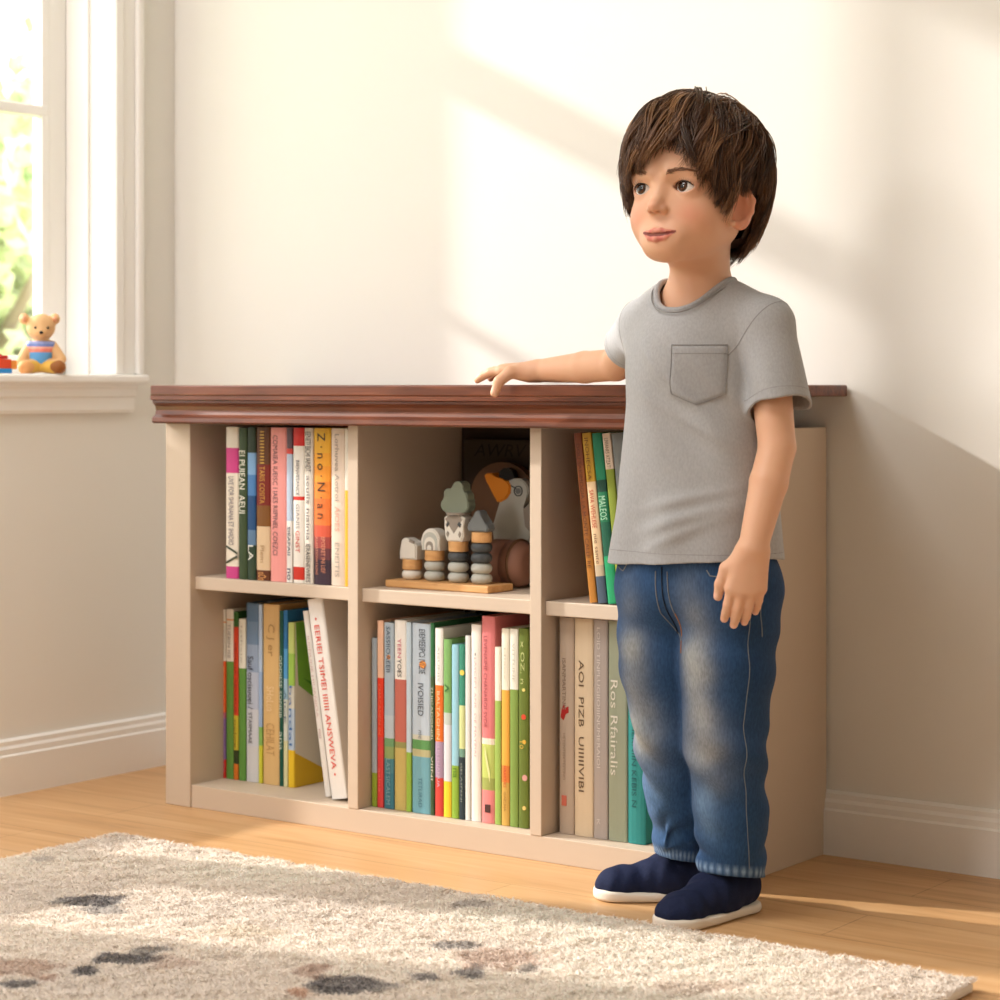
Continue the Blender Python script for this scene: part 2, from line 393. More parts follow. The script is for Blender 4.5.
# ================================================================ BOOKCASE
FY = 2.61
xl, xr = onY(165.5, 800, FY).x, onY(828.5, 800, YB).x
zS0, zS1, zB, zT = .358, .379, .037, .632
bc = empty('bookcase', ((xl+xr)/2, FY, 0), 0, 'low taupe six-cube bookcase with a dark reddish wooden top against the wall', 'bookcase')
X = lambda px: onY(px, 600, FY).x
xs0, xd1, xd1b, xd2, xd2b = X(190), X(347), X(357), X(529), X(540.5)
dw = xd1b-xd1
rel(MB().box((xl, FY, 0), (xs0, FY+.02, zT), .0015), 'face_stile', M['taupe'], bc)
rel(MB().box((xr-.03, FY, 0), (xr, FY+.02, zT), .0015), 'face_stile', M['taupe'], bc)
rel(MB().box((xl+.002, FY+.018, 0), (xs0, YB-.006, zT), .001), 'side_panel', M['taupe'], bc)
rel(MB().box((xr-.03, FY+.018, 0), (xr, YB-.006, zT), .001), 'side_panel', M['taupe'], bc)
rel(MB().box((xd1, FY+.002, zB), (xd1b, 2.88, zT), .001), 'divider', M['taupe'], bc)
rel(MB().box((xd2, FY+.002, zB), (xd2b, 2.88, zT), .001), 'divider', M['taupe'], bc)
for a, b in ((xs0, xd1), (xd1b, xd2), (xd2b, xr-.03)):
    rel(MB().box((a, FY+.012, zS0), (b, 2.88, zS1), .0015), 'shelf', M['taupe'], bc)
rel(MB().box((xs0, FY+.02, zB-.016), (xr-.03, 2.88, zB), .001), 'bottom_panel', M['taupe'], bc)
rel(MB().box((xs0, FY+.003, 0), (xr-.03, FY+.02, zB), .001), 'plinth', M['taupe'], bc)
rel(MB().box((xs0-.01, 2.88, .02), (xr-.02, 2.888, zT)), 'back_panel', mat('shade_toned_board', srgb(58, 44, 34), .7), bc)  # dark colour stands in for the shade deep inside the cubes
o = rel(MB().box((xl-.001, FY-.035, .6775), (xr+.033, YB-.003, .6945), .0025, seg=3), 'top_slab', M['dark_wood'], bc)
mp = [(-.01, .632), (.027, .632), (.0305, .635), (.0295, .641), (.0235, .6465), (.021, .6535), (.0225, .660), (.0265, .6645), (.029, .6655), (.029, .6695), (.0335, .671), (.0335, .6775), (-.01, .6775)]
rel(MB().sweep(mp, [((xl, YB-.004, 0), (-.05, 0, 0)), ((xl, FY, 0), (-.05, -1, 0)), ((xr, FY, 0), (0, -1, 0))]), 'crown_moulding', M['dark_wood'], bc)

# ================================================================ BOOKS
def book(zx0, zx1, ztop, zbot_band, label, group, view, Ys, z0, depth, titles=(), lean=0.0, hmax=None, face=None, left=None, name='book', raw=None, pages=srgb(236, 228, 210)):
    """zbot_band: [(zoom y where the band ends, rgb)...] from the top; titles: (text, zy0, zy1, rgb, share of spine width[, offset])"""
    ox, oy, sc = view
    if raw: x0, x1, h = raw
    else:
        px0, px1 = ox+zx0/sc, ox+zx1/sc
        x0, x1 = onY(px0, 600, Ys).x+.0004, onY(px1, 600, Ys).x-.0004
        x0 = max(x0, xs0+.0008); h = onY(px0, oy+ztop/sc, Ys).z-z0
    if hmax: h = min(h, hmax)
    wd = x1-x0; k = math.cos(lean) if lean else 1
    ppm = FPX/((CY*Ys-SY*x0))                      # photo pixels per metre at this book
    zz = lambda zy: max(0.0, min(h, (h*k-(zy-ztop)/sc/ppm)/k))
    root = empty(name, (x0, Ys, z0+.0006), 0, label, 'book', group); root.rotation_euler = (0, -lean, 0)
    t = min(.0022, wd*.16); bl = min(.003, wd*.12)
    arc = [(wd*(.5-.5*math.cos(PI*i/6)), -bl*math.sin(PI*i/6)) for i in range(7)]
    prof = [(0, depth)]+[(x, y+bl) for x, y in arc]+[(wd, depth), (wd-t, depth), (wd-t, bl+t), (t, bl+t), (t, depth)]
    cuts = [h]+[zz(zy) for zy, c in zbot_band[:-1]]+[0.0]; cols = [c for zy, c in zbot_band]
    V, Fq, C = [], [], []
    n = len(prof)
    def ring(z, c, base):
        s = len(V)
        for x, y in prof: V.append((x, y, z)); C.append(c[:4])
        return s
    for j in range(len(cols)):
        if cuts[j]-cuts[j+1] < 1e-5: continue
        c = srgb(*cols[j]); a = ring(cuts[j+1], c, 0); b = ring(cuts[j], c, 0)
        for q in range(n): Fq.append((a+q, a+(q+1) % n, b+(q+1) % n, b+q))
        last_b = b
        if j == len(cols)-1: Fq.append(tuple(range(a, a+n))[::-1])
    Fq.append(tuple(range(len(cols) and 0 or 0, 0)) or tuple(range(n, 2*n)))
    me = bpy.data.meshes.new('cover'); me.from_pydata(V, [], Fq); me.update()
    set_col(me, C); link('cover', me, M['book'], root)
    pg = MB().box((t+.0002, bl+t, .002), (wd-t-.0002, depth-.003, h-.0025)); pg.build('page_block', M['pages'], root)
    if face is not None:                           # printed front board, where the photo shows it
        for lay, (pts, c) in enumerate(face):
            fc = MB().prism([(wd+.0001+.0004*lay, bl+.002+u*(depth-.004), v*h) for u, v in pts], (.0005, 0, 0)); fc.build('cover_art', M['book'], root, col=srgb(*c))
    for T in titles:
        txt, a, b, c, sh = T[:5]; off = T[5] if len(T) > 5 else .5
        z_a, z_b = zz(a), zz(b)
        if z_a-z_b < .003: continue
        hgt = wd*sh
        text_mesh(txt, 'spine_title', 1, z_a-z_b, hgt, M['book'], root, (wd*off-hgt/2, -.0004, z_a), (0, 0, -1), (1, 0, 0), col=srgb(*c), depth=.0004)
    return root
def dot(root, x, z, r, c, name='spine_emblem'):
    MB().cyl((x, .0006, z), (x, -.0006, z), r, n=16).build(name, M['book'], root, col=srgb(*c))

A = (180, 410, 5.261); gA = 'books in the upper left cube'; YA = 2.626; HA = .247
kA = dict(group=gA, view=A, Ys=YA, z0=zS1, depth=.18, hmax=HA)
book(236, 304, 70, [(180, (226, 218, 205)), (312, (198, 60, 128)), (802, (226, 215, 198)), (999, (196, 62, 130))], 'thin cream book with magenta bands, leftmost in the upper left cube', titles=[('LIVE FOR SHUNANA ET IHADIO', 330, 690, (95, 85, 100), .4), ('/\\', 690, 790, (50, 60, 40), .9, .55)], **kA)
book(305, 350, 95, [(999, (52, 70, 38))], 'dark green book with bold white spine lettering', titles=[('EI PUIEAN  AEUI', 215, 545, (230, 226, 210), .72)], **kA)
b = book(351, 396, 80, [(215, (38, 52, 34)), (330, (120, 160, 200)), (440, (70, 120, 175)), (620, (24, 70, 118)), (700, (90, 120, 150)), (999, (40, 60, 40))], 'narrow green book with a blue picture down the middle of its spine', titles=[('LA', 700, 780, (225, 225, 215), .6)], **kA)
book(397, 470, 70, [(265, (92, 52, 22)), (480, (118, 30, 20)), (590, (122, 76, 26)), (820, (214, 186, 150)), (999, (96, 48, 22))], 'brown and dark red book with gold lettering and a beige patch', titles=[('IIIIIIIIIII', 90, 260, (206, 160, 60), .3), ('TARIS COSITA', 275, 470, (206, 150, 60), .38), ('Plem', 690, 780, (176, 140, 100), .3), ('oOo', 830, 880, (226, 160, 90), .6)], **kA)
book(471, 557, 70, [(999, (232, 152, 146))], 'wide salmon pink book with a long row of grey lettering', titles=[('COMAIEA IUEISC I IAES RIIPINEL COEZCI', 110, 740, (100, 78, 82), .3, .36)], **kA)
book(558, 589, 70, [(180, (90, 70, 80)), (208, (205, 70, 60)), (560, (178, 194, 214)), (999, (230, 226, 220))], 'thin white and pale blue book with a red mark near its top', titles=[('SIEAPAII', 590, 740, (50, 60, 90), .5), ('no', 810, 870, (60, 60, 90), .6)], **kA)
book(590, 650, 70, [(165, (198, 34, 26)), (430, (232, 226, 216)), (450, (206, 44, 34)), (800, (232, 226, 216)), (868, (200, 48, 32)), (999, (232, 226, 216))], 'white book with a red top block and a thin red band', titles=[('BIENVESANCE', 240, 425, (90, 84, 90), .3), ('GIANIS', 470, 600, (150, 140, 140), .32), ('GINST', 610, 725, (206, 60, 40), .36)], **kA)
book(651, 698, 70, [(999, (222, 214, 202))], 'white book crowded with small black spine lettering', titles=[('EENETI BICHI IAINDT', 90, 300, (50, 48, 50), .62), ('aeuiis niainia', 320, 660, (110, 104, 104), .4), ('IERASENEWRES', 680, 880, (50, 48, 50), .5)], **kA)
book(699, 789, 70, [(130, (228, 178, 44)), (200, (230, 172, 44)), (270, (232, 160, 42)), (350, (232, 148, 42)), (440, (230, 132, 44)), (580, (226, 116, 48)), (640, (206, 84, 56)), (700, (158, 66, 60)), (760, (104, 54, 60)), (999, (62, 44, 58))], 'thick book fading from yellow and orange to dark plum with big black letters', titles=[('Z \u00b7 n o \u00b7 N \u00b7 a n', 95, 545, (58, 42, 18), .46), ('EPOERET INI LIEF', 640, 830, (214, 140, 110), .24, .62), ('ANNATIONATIONS', 640, 840, (214, 140, 110), .14, .24)], **kA)
book(790, 865, 70, [(999, (224, 206, 188))], 'cream book with faint grey and pink lettering beside a thin yellow book', titles=[('Lorhuvea Aotroi', 100, 450, (160, 146, 134), .3), ('AIOES', 480, 610, (222, 160, 140), .3), ('ENEITIS', 670, 850, (176, 164, 150), .3)], **kA)
book(866, 885, 70, [(395, (226, 220, 206)), (999, (226, 176, 50))], 'thinnest book, white above and yellow below, beside the divider', **kA)

# ---- upper right cube: books leaning to the left
B = (530, 410, 5.0); gB = 'leaning books in the upper right cube'; LN = math.radians(6.6); YA2 = 2.63
def leaner(zx_bot, w_z, ztop, bands, label, titles=(), dz=0.0):
    x0 = onY(530+zx_bot/5, 600, YA2).x; wd = onY(530+(zx_bot+w_z)/5, 600, YA2).x-x0-.0006
    return book(0, 0, ztop, bands, label, gB, B, YA2, zS1+.0003, .16, titles, LN, None, raw=(x0, x0+wd, .246+dz))
leaner(297, 38, 85, [(250, (122, 60, 26)), (500, (140, 76, 30)), (700, (158, 96, 34)), (999, (178, 116, 40))], 'leaning orange-brown book, leftmost in the upper right cube', [('DOU SAKIMOGIA LA MONTE CALLE RE', 140, 760, (88, 44, 18), .5)])
leaner(338, 47, 85, [(330, (190, 146, 40)), (745, (222, 190, 148)), (800, (190, 170, 140)), (999, (70, 84, 100))], 'leaning yellow and cream book with red lettering and a slate bottom', [('INOHECSA', 110, 320, (110, 70, 20), .4), ('SAVA WEHLESE', 370, 560, (178, 50, 30), .5), ('nie sante', 590, 740, (120, 90, 70), .4)])
b = leaner(388, 50, 85, [(320, (18, 122, 84)), (380, (10, 60, 44)), (530, (24, 112, 72)), (700, (12, 84, 60)), (930, (28, 150, 96)), (999, (24, 130, 86))], 'leaning emerald green book with a pale label', [('MALEOS', 400, 520, (170, 214, 180), .7)])
leaner(441, 42, 85, [(265, (226, 204, 180)), (700, (124, 138, 40)), (999, (142, 152, 44))], 'leaning olive book with a cream title block, half behind the child', [('LIVIANES ATZATI', 110, 260, (130, 110, 90), .5)])
leaner(486, 60, 85, [(999, (120, 124, 122))], 'leaning grey book showing only beside the grey shirt')

# ---- lower left cube
C_ = (190, 580, 4.35); gC = 'books in the lower left cube'; YC = 2.688
kC = dict(group=gC, view=C_, Ys=YC, z0=zB, depth=.17)
book(122, 154, 128, [(180, (224, 216, 200)), (186, (222, 150, 90)), (352, (224, 216, 200)), (575, (222, 84, 30)), (600, (176, 90, 110)), (780, (128, 98, 150)), (999, (206, 48, 34))], 'slim book with cream, orange and purple blocks, leftmost in the lower left cube', titles=[('TIENDENA', 195, 340, (150, 140, 130), .4), ('BINSANITAN DI', 375, 570, (240, 190, 120), .4), ('SIAEAOASAI', 590, 830, (190, 150, 180), .3)], **kC)
book(155, 187, 128, [(170, (224, 216, 200)), (176, (222, 150, 90)), (354, (224, 216, 200)), (999, (94, 138, 60))], 'cream and leaf green book with a plain green lower spine', titles=[('TUEBIN ISE', 190, 340, (150, 140, 130), .4)], **kC)
book(188, 208, 140, [(205, (52, 96, 40)), (590, (208, 66, 36)), (740, (196, 176, 52)), (800, (50, 60, 30)), (999, (206, 110, 34))], 'narrow red and yellow book with a green top and black stripe', titles=[('VEIISNA AENAUE', 270, 580, (150, 40, 26), .5), ('neloe', 610, 730, (110, 90, 30), .5)], **kC)
book(209, 240, 170, [(384, (226, 222, 206)), (999, (92, 142, 62))], 'shorter book, cream over green, beside the blue-grey book', titles=[('Isthaie', 200, 360, (190, 184, 170), .3)], **kC)
book(241, 296, 100, [(180, (92, 120, 150)), (280, (110, 136, 166)), (400, (146, 164, 190)), (560, (180, 190, 208)), (720, (200, 204, 212)), (999, (204, 204, 206))], 'blue-grey book with black handwriting lettering', titles=[('Sauf oscisuuei /', 330, 560, (44, 48, 58), .45, .42), ('STAIIMAAE', 575, 710, (70, 74, 84), .3, .4)], **kC)
book(297, 313, 108, [(400, (176, 196, 220)), (640, (150, 176, 210)), (720, (130, 176, 90)), (999, (200, 200, 60))], 'very thin pale blue book with a lime bottom', **kC)
book(314, 386, 105, [(999, (214, 178, 120))], 'thick tan kraft-coloured book with embossed script', titles=[('C J er', 190, 330, (170, 132, 80), .5), ('SHoLua', 460, 570, (232, 204, 156), .45), ('CEHILAT', 620, 760, (188, 150, 96), .5)], **kC)
book(387, 404, 135, [(999, (14, 78, 62))], 'thin dark teal green book with white lettering', titles=[('ODDIESE SONEIB', 330, 600, (190, 210, 196), .7), ('ana', 660, 740, (190, 210, 196), .6)], **kC)
book(405, 424, 133, [(300, (40, 110, 166)), (430, (80, 150, 200)), (520, (150, 186, 206)), (700, (200, 206, 196)), (999, (206, 204, 160))], 'bright blue book fading to cream', titles=[('AICE', 480, 620, (80, 100, 120), .5)], **kC)
b = book(425, 452, 186, [(320, (190, 206, 120)), (460, (150, 190, 80)), (560, (206, 204, 190)), (740, (178, 196, 214)), (999, (224, 186, 40))], 'shorter book showing its cover with a green leaf and yellow corner', titles=[('bandal', 460, 720, (60, 110, 170), .5)],
     face=[([(0, 0), (0, .21), (.7, 0)], (222, 180, 40)), ([(0, .21), (0, 1), (1, 1), (1, 0), (.7, 0)], (226, 218, 200)), ([(0, 1), (.04, .62), (.3, .52), (.62, .46), (1, .42), (1, 1)], (118, 176, 60)), ([(.1, .66), (.5, .5), (.8, .4), (1, .36), (1, .46), (.6, .54)], (74, 140, 40))], **kC)
def leanC(zx_bot, w_z, Ys, ztop, h, bands, label, titles=(), ang=9.3, face=None):
    x0 = onY(190+zx_bot/4.35, 600, Ys).x; wd = onY(190+(zx_bot+w_z)/4.35, 600, Ys).x-x0-.0006
    return book(0, 0, ztop, bands, label, gC, C_, Ys, zB+.0003, .17, titles, math.radians(ang), None, raw=(x0, x0+wd, h), face=face)
leanC(588, 24, 2.658, 130, .297, [(999, (232, 228, 222))], 'thin white book leaning under the larger white book with red lettering', [('IUIIDUNE HIUANIOA', 240, 590, (206, 180, 176), .45), ('nus', 640, 680, (190, 170, 170), .4)])
b = leanC(613, 66, 2.646, 88, .318, [(999, (242, 240, 236))], 'large white book leaning left with red spine lettering', [('\u2022 EERIEI TSIMEI IIIIII ANSWEVA \u2022', 170, 850, (222, 66, 44), .33)], face=[([(0, 0), (0, 1), (1, 1), (1, 0)], (214, 204, 192)), ([(.5, .7), (.52, .79), (.56, .71), (.6, .8), (.64, .72), (.66, .76), (.63, .69), (.58, .68), (.54, .66)], (60, 52, 44))])

# ---- lower middle cube
D = (355, 600, 4.167); gD = 'books in the lower middle cube'; YD = 2.642
kD = dict(group=gD, view=D, Ys=YD, z0=zB, depth=.18)
book(68, 90, 160, [(720, (160, 172, 180)), (999, (140, 160, 50))], 'thin grey-blue book with a lime foot, leftmost in the lower middle cube', **kD)
book(91, 117, 87, [(325, (236, 190, 160)), (570, (226, 62, 36)), (999, (214, 66, 66))], 'thin peach and scarlet book in the lower middle cube', titles=[('CHACANEN IN', 350, 560, (240, 120, 90), .4), ('aaina', 700, 800, (236, 110, 100), .4)], **kD)
b = book(118, 160, 95, [(480, (172, 188, 200)), (575, (186, 198, 206)), (610, (110, 156, 110)), (660, (140, 160, 100)), (720, (74, 130, 140)), (999, (60, 120, 136))], 'grey-blue book with an orange dot and green hills', titles=[('SASSIIOAEEII', 110, 300, (76, 92, 110), .4), ('LASTSICALEM', 660, 850, (130, 170, 180), .4)], **kD)
dot(b, .010, .235, .0035, (232, 150, 60))
book(161, 211, 85, [(330, (238, 234, 226)), (590, (196, 110, 96)), (615, (150, 150, 90)), (999, (196, 176, 104))], 'white-topped book with a dull red panel and mustard foot', titles=[('YEEN', 160, 240, (206, 90, 120), .3), ('YOES', 245, 320, (60, 60, 60), .34)], face=None, **kD)
book(212, 233, 95, [(635, (196, 214, 226)), (999, (150, 186, 70))], 'narrow pale blue book with a fresh green foot', **kD)
b = book(234, 312, 97, [(560, (190, 204, 216)), (580, (206, 206, 190)), (620, (96, 152, 90)), (650, (190, 184, 140)), (999, (116, 172, 186))], 'wide pale blue book with black title, orange dot and landscape', titles=[('EIEMEEIPCI IVIZIE', 120, 305, (56, 62, 72), .34, .6), ('IVOISIED', 345, 480, (70, 76, 86), .3, .52), ('TETLIRAD', 735, 860, (84, 130, 146), .2), ('nie', 540, 575, (120, 130, 140), .2)], **kD)
dot(b, .022, .2285, .0062, (236, 150, 60))
book(313, 330, 97, [(320, (44, 104, 60)), (999, (60, 84, 50))], 'thin dark green book with pale lettering beside the wide pale blue book', titles=[('TI.IICADONISI', 360, 580, (214, 210, 190), .5), ('VIINI', 650, 750, (214, 210, 190), .5)], **kD)
book(331, 366, 118, [(355, (238, 236, 228)), (590, (238, 120, 44)), (740, (176, 150, 176)), (999, (214, 70, 60))], 'white, orange and mauve banded book with red foot', titles=[('AISUNIS', 190, 340, (186, 186, 180), .25), ('BALTAGHIN', 380, 580, (248, 206, 160), .36), ('LELENANUA', 610, 780, (206, 176, 196), .3)], **kD)
book(367, 400, 165, [(470, (124, 172, 100)), (520, (190, 200, 190)), (755, (214, 216, 220)), (999, (238, 206, 50))], 'light green and white book with a bright yellow foot', titles=[('^', 350, 385, (50, 100, 50), .5)], **kD)
book(401, 431, 187, [(690, (150, 200, 216)), (999, (140, 176, 60))], 'sky blue book with a green foot', titles=[('na', 700, 740, (90, 130, 40), .5)], **kD)
b = book(432, 457, 187, [(440, (60, 140, 116)), (620, (206, 214, 150)), (655, (110, 150, 130)), (999, (42, 56, 62))], 'short teal book with a yellow flower and dark foot', titles=[('GELASPENI', 680, 840, (150, 160, 150), .3)], **kD)
dot(b, .006, .222, .0042, (236, 206, 90))
book(458, 480, 150, [(999, (222, 222, 216))], 'thin plain white-grey book beside the tall cream book', **kD)
book(481, 523, 103, [(999, (238, 232, 222))], 'tall cream book with tiny pink lettering beside the pink book', titles=[('LASCEPT ANS  DE MATEIAI', 240, 650, (222, 170, 170), .2), ('.', 220, 232, (90, 90, 90), .1)], **kD)
b = book(524, 580, 68, [(575, (222, 128, 128)), (600, (240, 226, 206)), (740, (190, 204, 110)), (790, (160, 170, 90)), (999, (228, 136, 134))], 'pink book with a green wave and a dark stamp, tallest in the lower middle cube', titles=[('LEVENAIME CHANAROI SVDE', 150, 530, (150, 70, 76), .26, .35), ('/', 600, 760, (226, 226, 160), .4)], **kD)
MB().box((.0075, -.0008, .016), (.0175, .0006, .028), .0003).build('spine_emblem', M['book'], b, col=srgb(80, 50, 46))
book(581, 607, 198, [(420, (232, 228, 210)), (999, (156, 184, 90))], 'shorter cream and light green book right of the pink book', **kD)
book(608, 642, 120, [(375, (232, 226, 206)), (690, (232, 170, 70)), (760, (226, 130, 60)), (999, (206, 164, 80))], 'cream and amber orange book', titles=[('Hiaos', 200, 330, (206, 200, 180), .25), ('HAAKNES', 690, 780, (190, 70, 40), .34), ('GAELNA', 800, 880, (150, 110, 50), .3)], **kD)
book(643, 678, 122, [(373, (228, 226, 212)), (999, (126, 152, 72))], 'cream-topped moss green book second from the right in its cube', titles=[('VITTUNE', 180, 340, (190, 186, 170), .3)], **kD)
b = book(679, 719, 120, [(999, (96, 112, 40))], 'olive green book with small flowers, last on the right in the lower middle cube', titles=[('x OZ. n', 170, 350, (190, 196, 130), .4), ('Yo', 580, 620, (206, 170, 70), .6)], **kD)
dot(b, .010, .165, .004, (206, 70, 40)); dot(b, .011, .128, .003, (222, 170, 60)); dot(b, .010, .205, .0025, (226, 206, 120)); dot(b, .011, .03, .003, (222, 190, 110)); dot(b, .012, .075, .0045, (206, 150, 140))

# ---- lower right cube
E = (540, 600, 4.0); gE = 'cloth-bound books in the lower right cube'; YE = 2.646
kE = dict(group=gE, view=E, Ys=YE, z0=zB, depth=.185, hmax=.3165)
b = book(73, 133, 52, [(999, (190, 170, 150))], 'taupe clothbound book with a small red bird and stamp', titles=[('ISANMARTINIS', 215, 420, (140, 120, 104), .24, .4), ('HEYENTEEETESTINO', 515, 700, (150, 130, 112), .16, .4)], **kE)
MB().prism([(.004, -.0005, .170), (.009, -.0005, .166), (.013, -.0005, .175), (.018, -.0005, .178), (.0175, -.0005, .187), (.012, -.0005, .184), (.010, -.0005, .190), (.006, -.0005, .183)], (0, .0008, 0)).build('spine_emblem', M['book'], b, col=srgb(176, 40, 36))
MB().box((.006, -.0006, .041), (.0145, .0006, .056)).build('spine_stamp', M['book'], b, col=srgb(206, 110, 90))
book(134, 210, 60, [(999, (226, 204, 172))], 'wide ivory clothbound book with black capital lettering', titles=[('AOI  PIZB  UIIIIIVIBI', 225, 750, (110, 88, 66), .28, .42)], **kE)
book(211, 268, 65, [(999, (182, 170, 162))], 'mauve-grey clothbound book with thin white lettering', titles=[('LOID TINPLUGIIOIIINUMERAIOI', 95, 655, (224, 216, 208), .24, .42), ('K', 860, 885, (214, 206, 198), .25, .42)], **kE)
book(270, 346, 75, [(999, (160, 166, 142))], 'sage green clothbound book with white script', titles=[('Ros Rfairalis', 310, 690, (232, 228, 214), .38, .36)], **kE)
book(348, 420, 84, [(999, (40, 130, 126))], 'teal clothbound book beside the jeans', titles=[('AESANINUSI MERNIIN KEBIS N', 230, 820, (22, 84, 86), .26, .4)], **kE)
# ================================================================ TOYS IN THE UPPER MIDDLE CUBE
def colmat(n, rgb, r=.55): return mat(n, srgb(*rgb), r)
TM = dict(white=colmat('toy_white', (226, 220, 208)), lg=colmat('toy_pale_grey', (186, 186, 176)), dg=colmat('toy_charcoal', (72, 76, 78)), sage=colmat('toy_sage', (128, 136, 118)),
          grey=colmat('toy_grey', (112, 116, 116)), orange=colmat('toy_orange', (232, 140, 26)), rose=colmat('toy_rose_brown', (150, 108, 90)), black=colmat('toy_black', (22, 20, 19)), brown=colmat('toy_brown', (112, 80, 54)), warm=colmat('toy_warm_grey', (150, 140, 128)))
T = lambda zx, zy: (350+zx/5.263, 420+zy/5.263)
TY = 2.66
p0, p1 = onY(385, 585, TY), onY(488, 590, TY)
toy = empty('stacking_toy', (p0.x, TY, zS1), 0, 'wooden stacking toy with four columns of rings on a pale board', 'toy')
Lb = p1.x-p0.x
MB().box((0, 0, .0003), (Lb, .066, .0115), .002).build('base_board', M['toy_wood'], toy)
ppm = FPX/(CY*TY-SY*p0.x)
R = .0165
def ringp(cx, z, h, m, r=R, name='ring'):
    prof = [(.002, 0)]+[(r-.45*h+.45*h*math.sin(PI*k/8), h*(.5-.5*math.cos(PI*k/8))) for k in range(9)]+[(.002, h)]
    MB().lathe(prof, (cx, .03, z), n=28).build(name, m, toy, True)
def block(cx, z, h, r=R-.001): MB().cyl((cx, .03, z), (cx, .03, z+h), r, bev=.0012, n=28).build('wooden_ring', M['toy_wood'], toy)
cx = [onY(350+q/5.263, 560, TY+.03).x-p0.x for q in (328, 446, 571, 693)]
hs = .0159; z0 = .0115
def flat(name, pts, y0, th, m, par=None, bev=.002, **k):
    return MB().prism([(x, y0, z) for x, z in pts], (0, th, 0), bev).build(name, m, par or toy, **k)
# column 1
ringp(cx[0], z0, hs, TM['white']); block(cx[0], z0+hs, hs)
z = z0+2*hs; c = cx[0]
flat('cat_topper', [(c-.0165, z), (c+.0165, z), (c+.0165, z+.022), (c+.013, z+.0265), (c+.006, z+.027), (c-.001, z+.033), (c-.0085, z+.033), (c-.013, z+.029), (c-.0165, z+.013)], .018, .024, TM['white'])
flat('cat_tail', [(c+.003, z+.0275), (c+.012, z+.0245), (c+.013, z+.029), (c+.004, z+.032)], .0172, .003, TM['warm'], bev=.0005)
# column 2
ringp(cx[1], z0, hs, TM['lg']); ringp(cx[1], z0+hs, hs, TM['lg']); block(cx[1], z0+2*hs, hs); z = z0+3*hs; c = cx[1]
def archpts(c, z, r, h, n=14): return [(c-r, z)]+[(c-r*math.cos(PI*k/n), z+h-r+r*math.sin(PI*k/n)) for k in range(n+1)]+[(c+r, z)]
flat('rainbow_topper', archpts(c, z, .0175, .034), .018, .024, TM['white'])
for r_, m_, y_ in ((.0145, 'lg', .0172), (.0105, 'white', .0166), (.007, 'warm', .016), (.004, 'white', .0154)): flat('rainbow_band', archpts(c, z+.001, r_, r_*1.9), y_, .004, TM[m_], bev=.0003)
# column 3
ringp(cx[2], z0, hs, TM['lg']); ringp(cx[2], z0+hs, hs, TM['lg']); ringp(cx[2], z0+2*hs, hs, TM['dg']); block(cx[2], z0+3*hs, hs); z = z0+4*hs; c = cx[2]
fx = flat('fox_topper', [(c-.014, z), (c+.014, z), (c+.018, z+.008), (c+.018, z+.024), (c+.0195, z+.036), (c+.012, z+.041), (c-.012, z+.041), (c-.0195, z+.036), (c-.018, z+.024), (c-.018, z+.008)], .018, .024, TM['white'])
flat('fox_brow', [(c-.0165, z+.034), (c, z+.012), (c+.0165, z+.034), (c+.011, z+.040), (c-.011, z+.040)], .0172, .003, TM['warm'], bev=.0004)
for s in (-1, 1):
    flat('fox_eye', [(c+s*.011-.0035, z+.026), (c+s*.011+.0015*s, z+.0215), (c+s*.011+.0035, z+.027), (c+s*.0105, z+.031)], .0165, .003, TM['dg'], bev=.0004)
    flat('fox_cheek', [(c+s*.0115-.003, z+.011), (c+s*.0115, z+.006), (c+s*.0115+.003, z+.012), (c+s*.0115, z+.016)], .0168, .003, TM['warm'], bev=.0004)
MB().cyl((c, .03, z+.041), (c, .03, z+.0445), .019, n=28).build('collar_disc', TM['warm'], toy)
zc = z+.0445
def blob(cx_, cz, parts, n=96):
    pts = []
    for k in range(n):
        a = 2*PI*k/n; d = Vector((math.cos(a), math.sin(a))); t = .0
        for (ox, oz, r_) in parts:
            q = Vector((ox, oz)); bq = d.dot(q); disc = bq*bq-(q.length_squared-r_*r_)
            if disc >= 0: t = max(t, bq+math.sqrt(disc))
        pts.append((cx_+d.x*t, cz+d.y*t))
    return pts
flat('cloud_topper', [(x, max(z, zc)) for x, z in blob(c, zc+.02, [(0, 0, .0165), (-.0125, .008, .0085), (.006, .0165, .0115), (.0165, .004, .0085), (-.0165, -.009, .0105), (.0165, -.009, .0105), (0, -.012, .018)])], .019, .02, TM['sage'], bev=.0015)
# column 4
ringp(cx[3], z0, hs, TM['lg']); ringp(cx[3], z0+hs, hs, TM['lg']); ringp(cx[3], z0+2*hs, hs, TM['dg']); ringp(cx[3], z0+3*hs, hs, TM['dg']); block(cx[3], z0+4*hs, hs); z = z0+5*hs; c = cx[3]
flat('drop_topper', [(c-.0165, z+.001), (c+.0165, z+.001), (c+.02, z+.005), (c+.0175, z+.011), (c+.011, z+.016), (c+.007, z+.024), (c+.004, z+.031), (c-.001, z+.033), (c-.006, z+.030), (c-.008, z+.022), (c-.013, z+.016), (c-.019, z+.012), (c-.02, z+.005)], .019, .02, TM['grey'], bev=.0015)
for k in range(4): MB().cyl((cx[k], .03, .006), (cx[k], .03, z0+(2+k)*hs+.004), .004, n=12).build('peg', M['toy_wood'], toy)

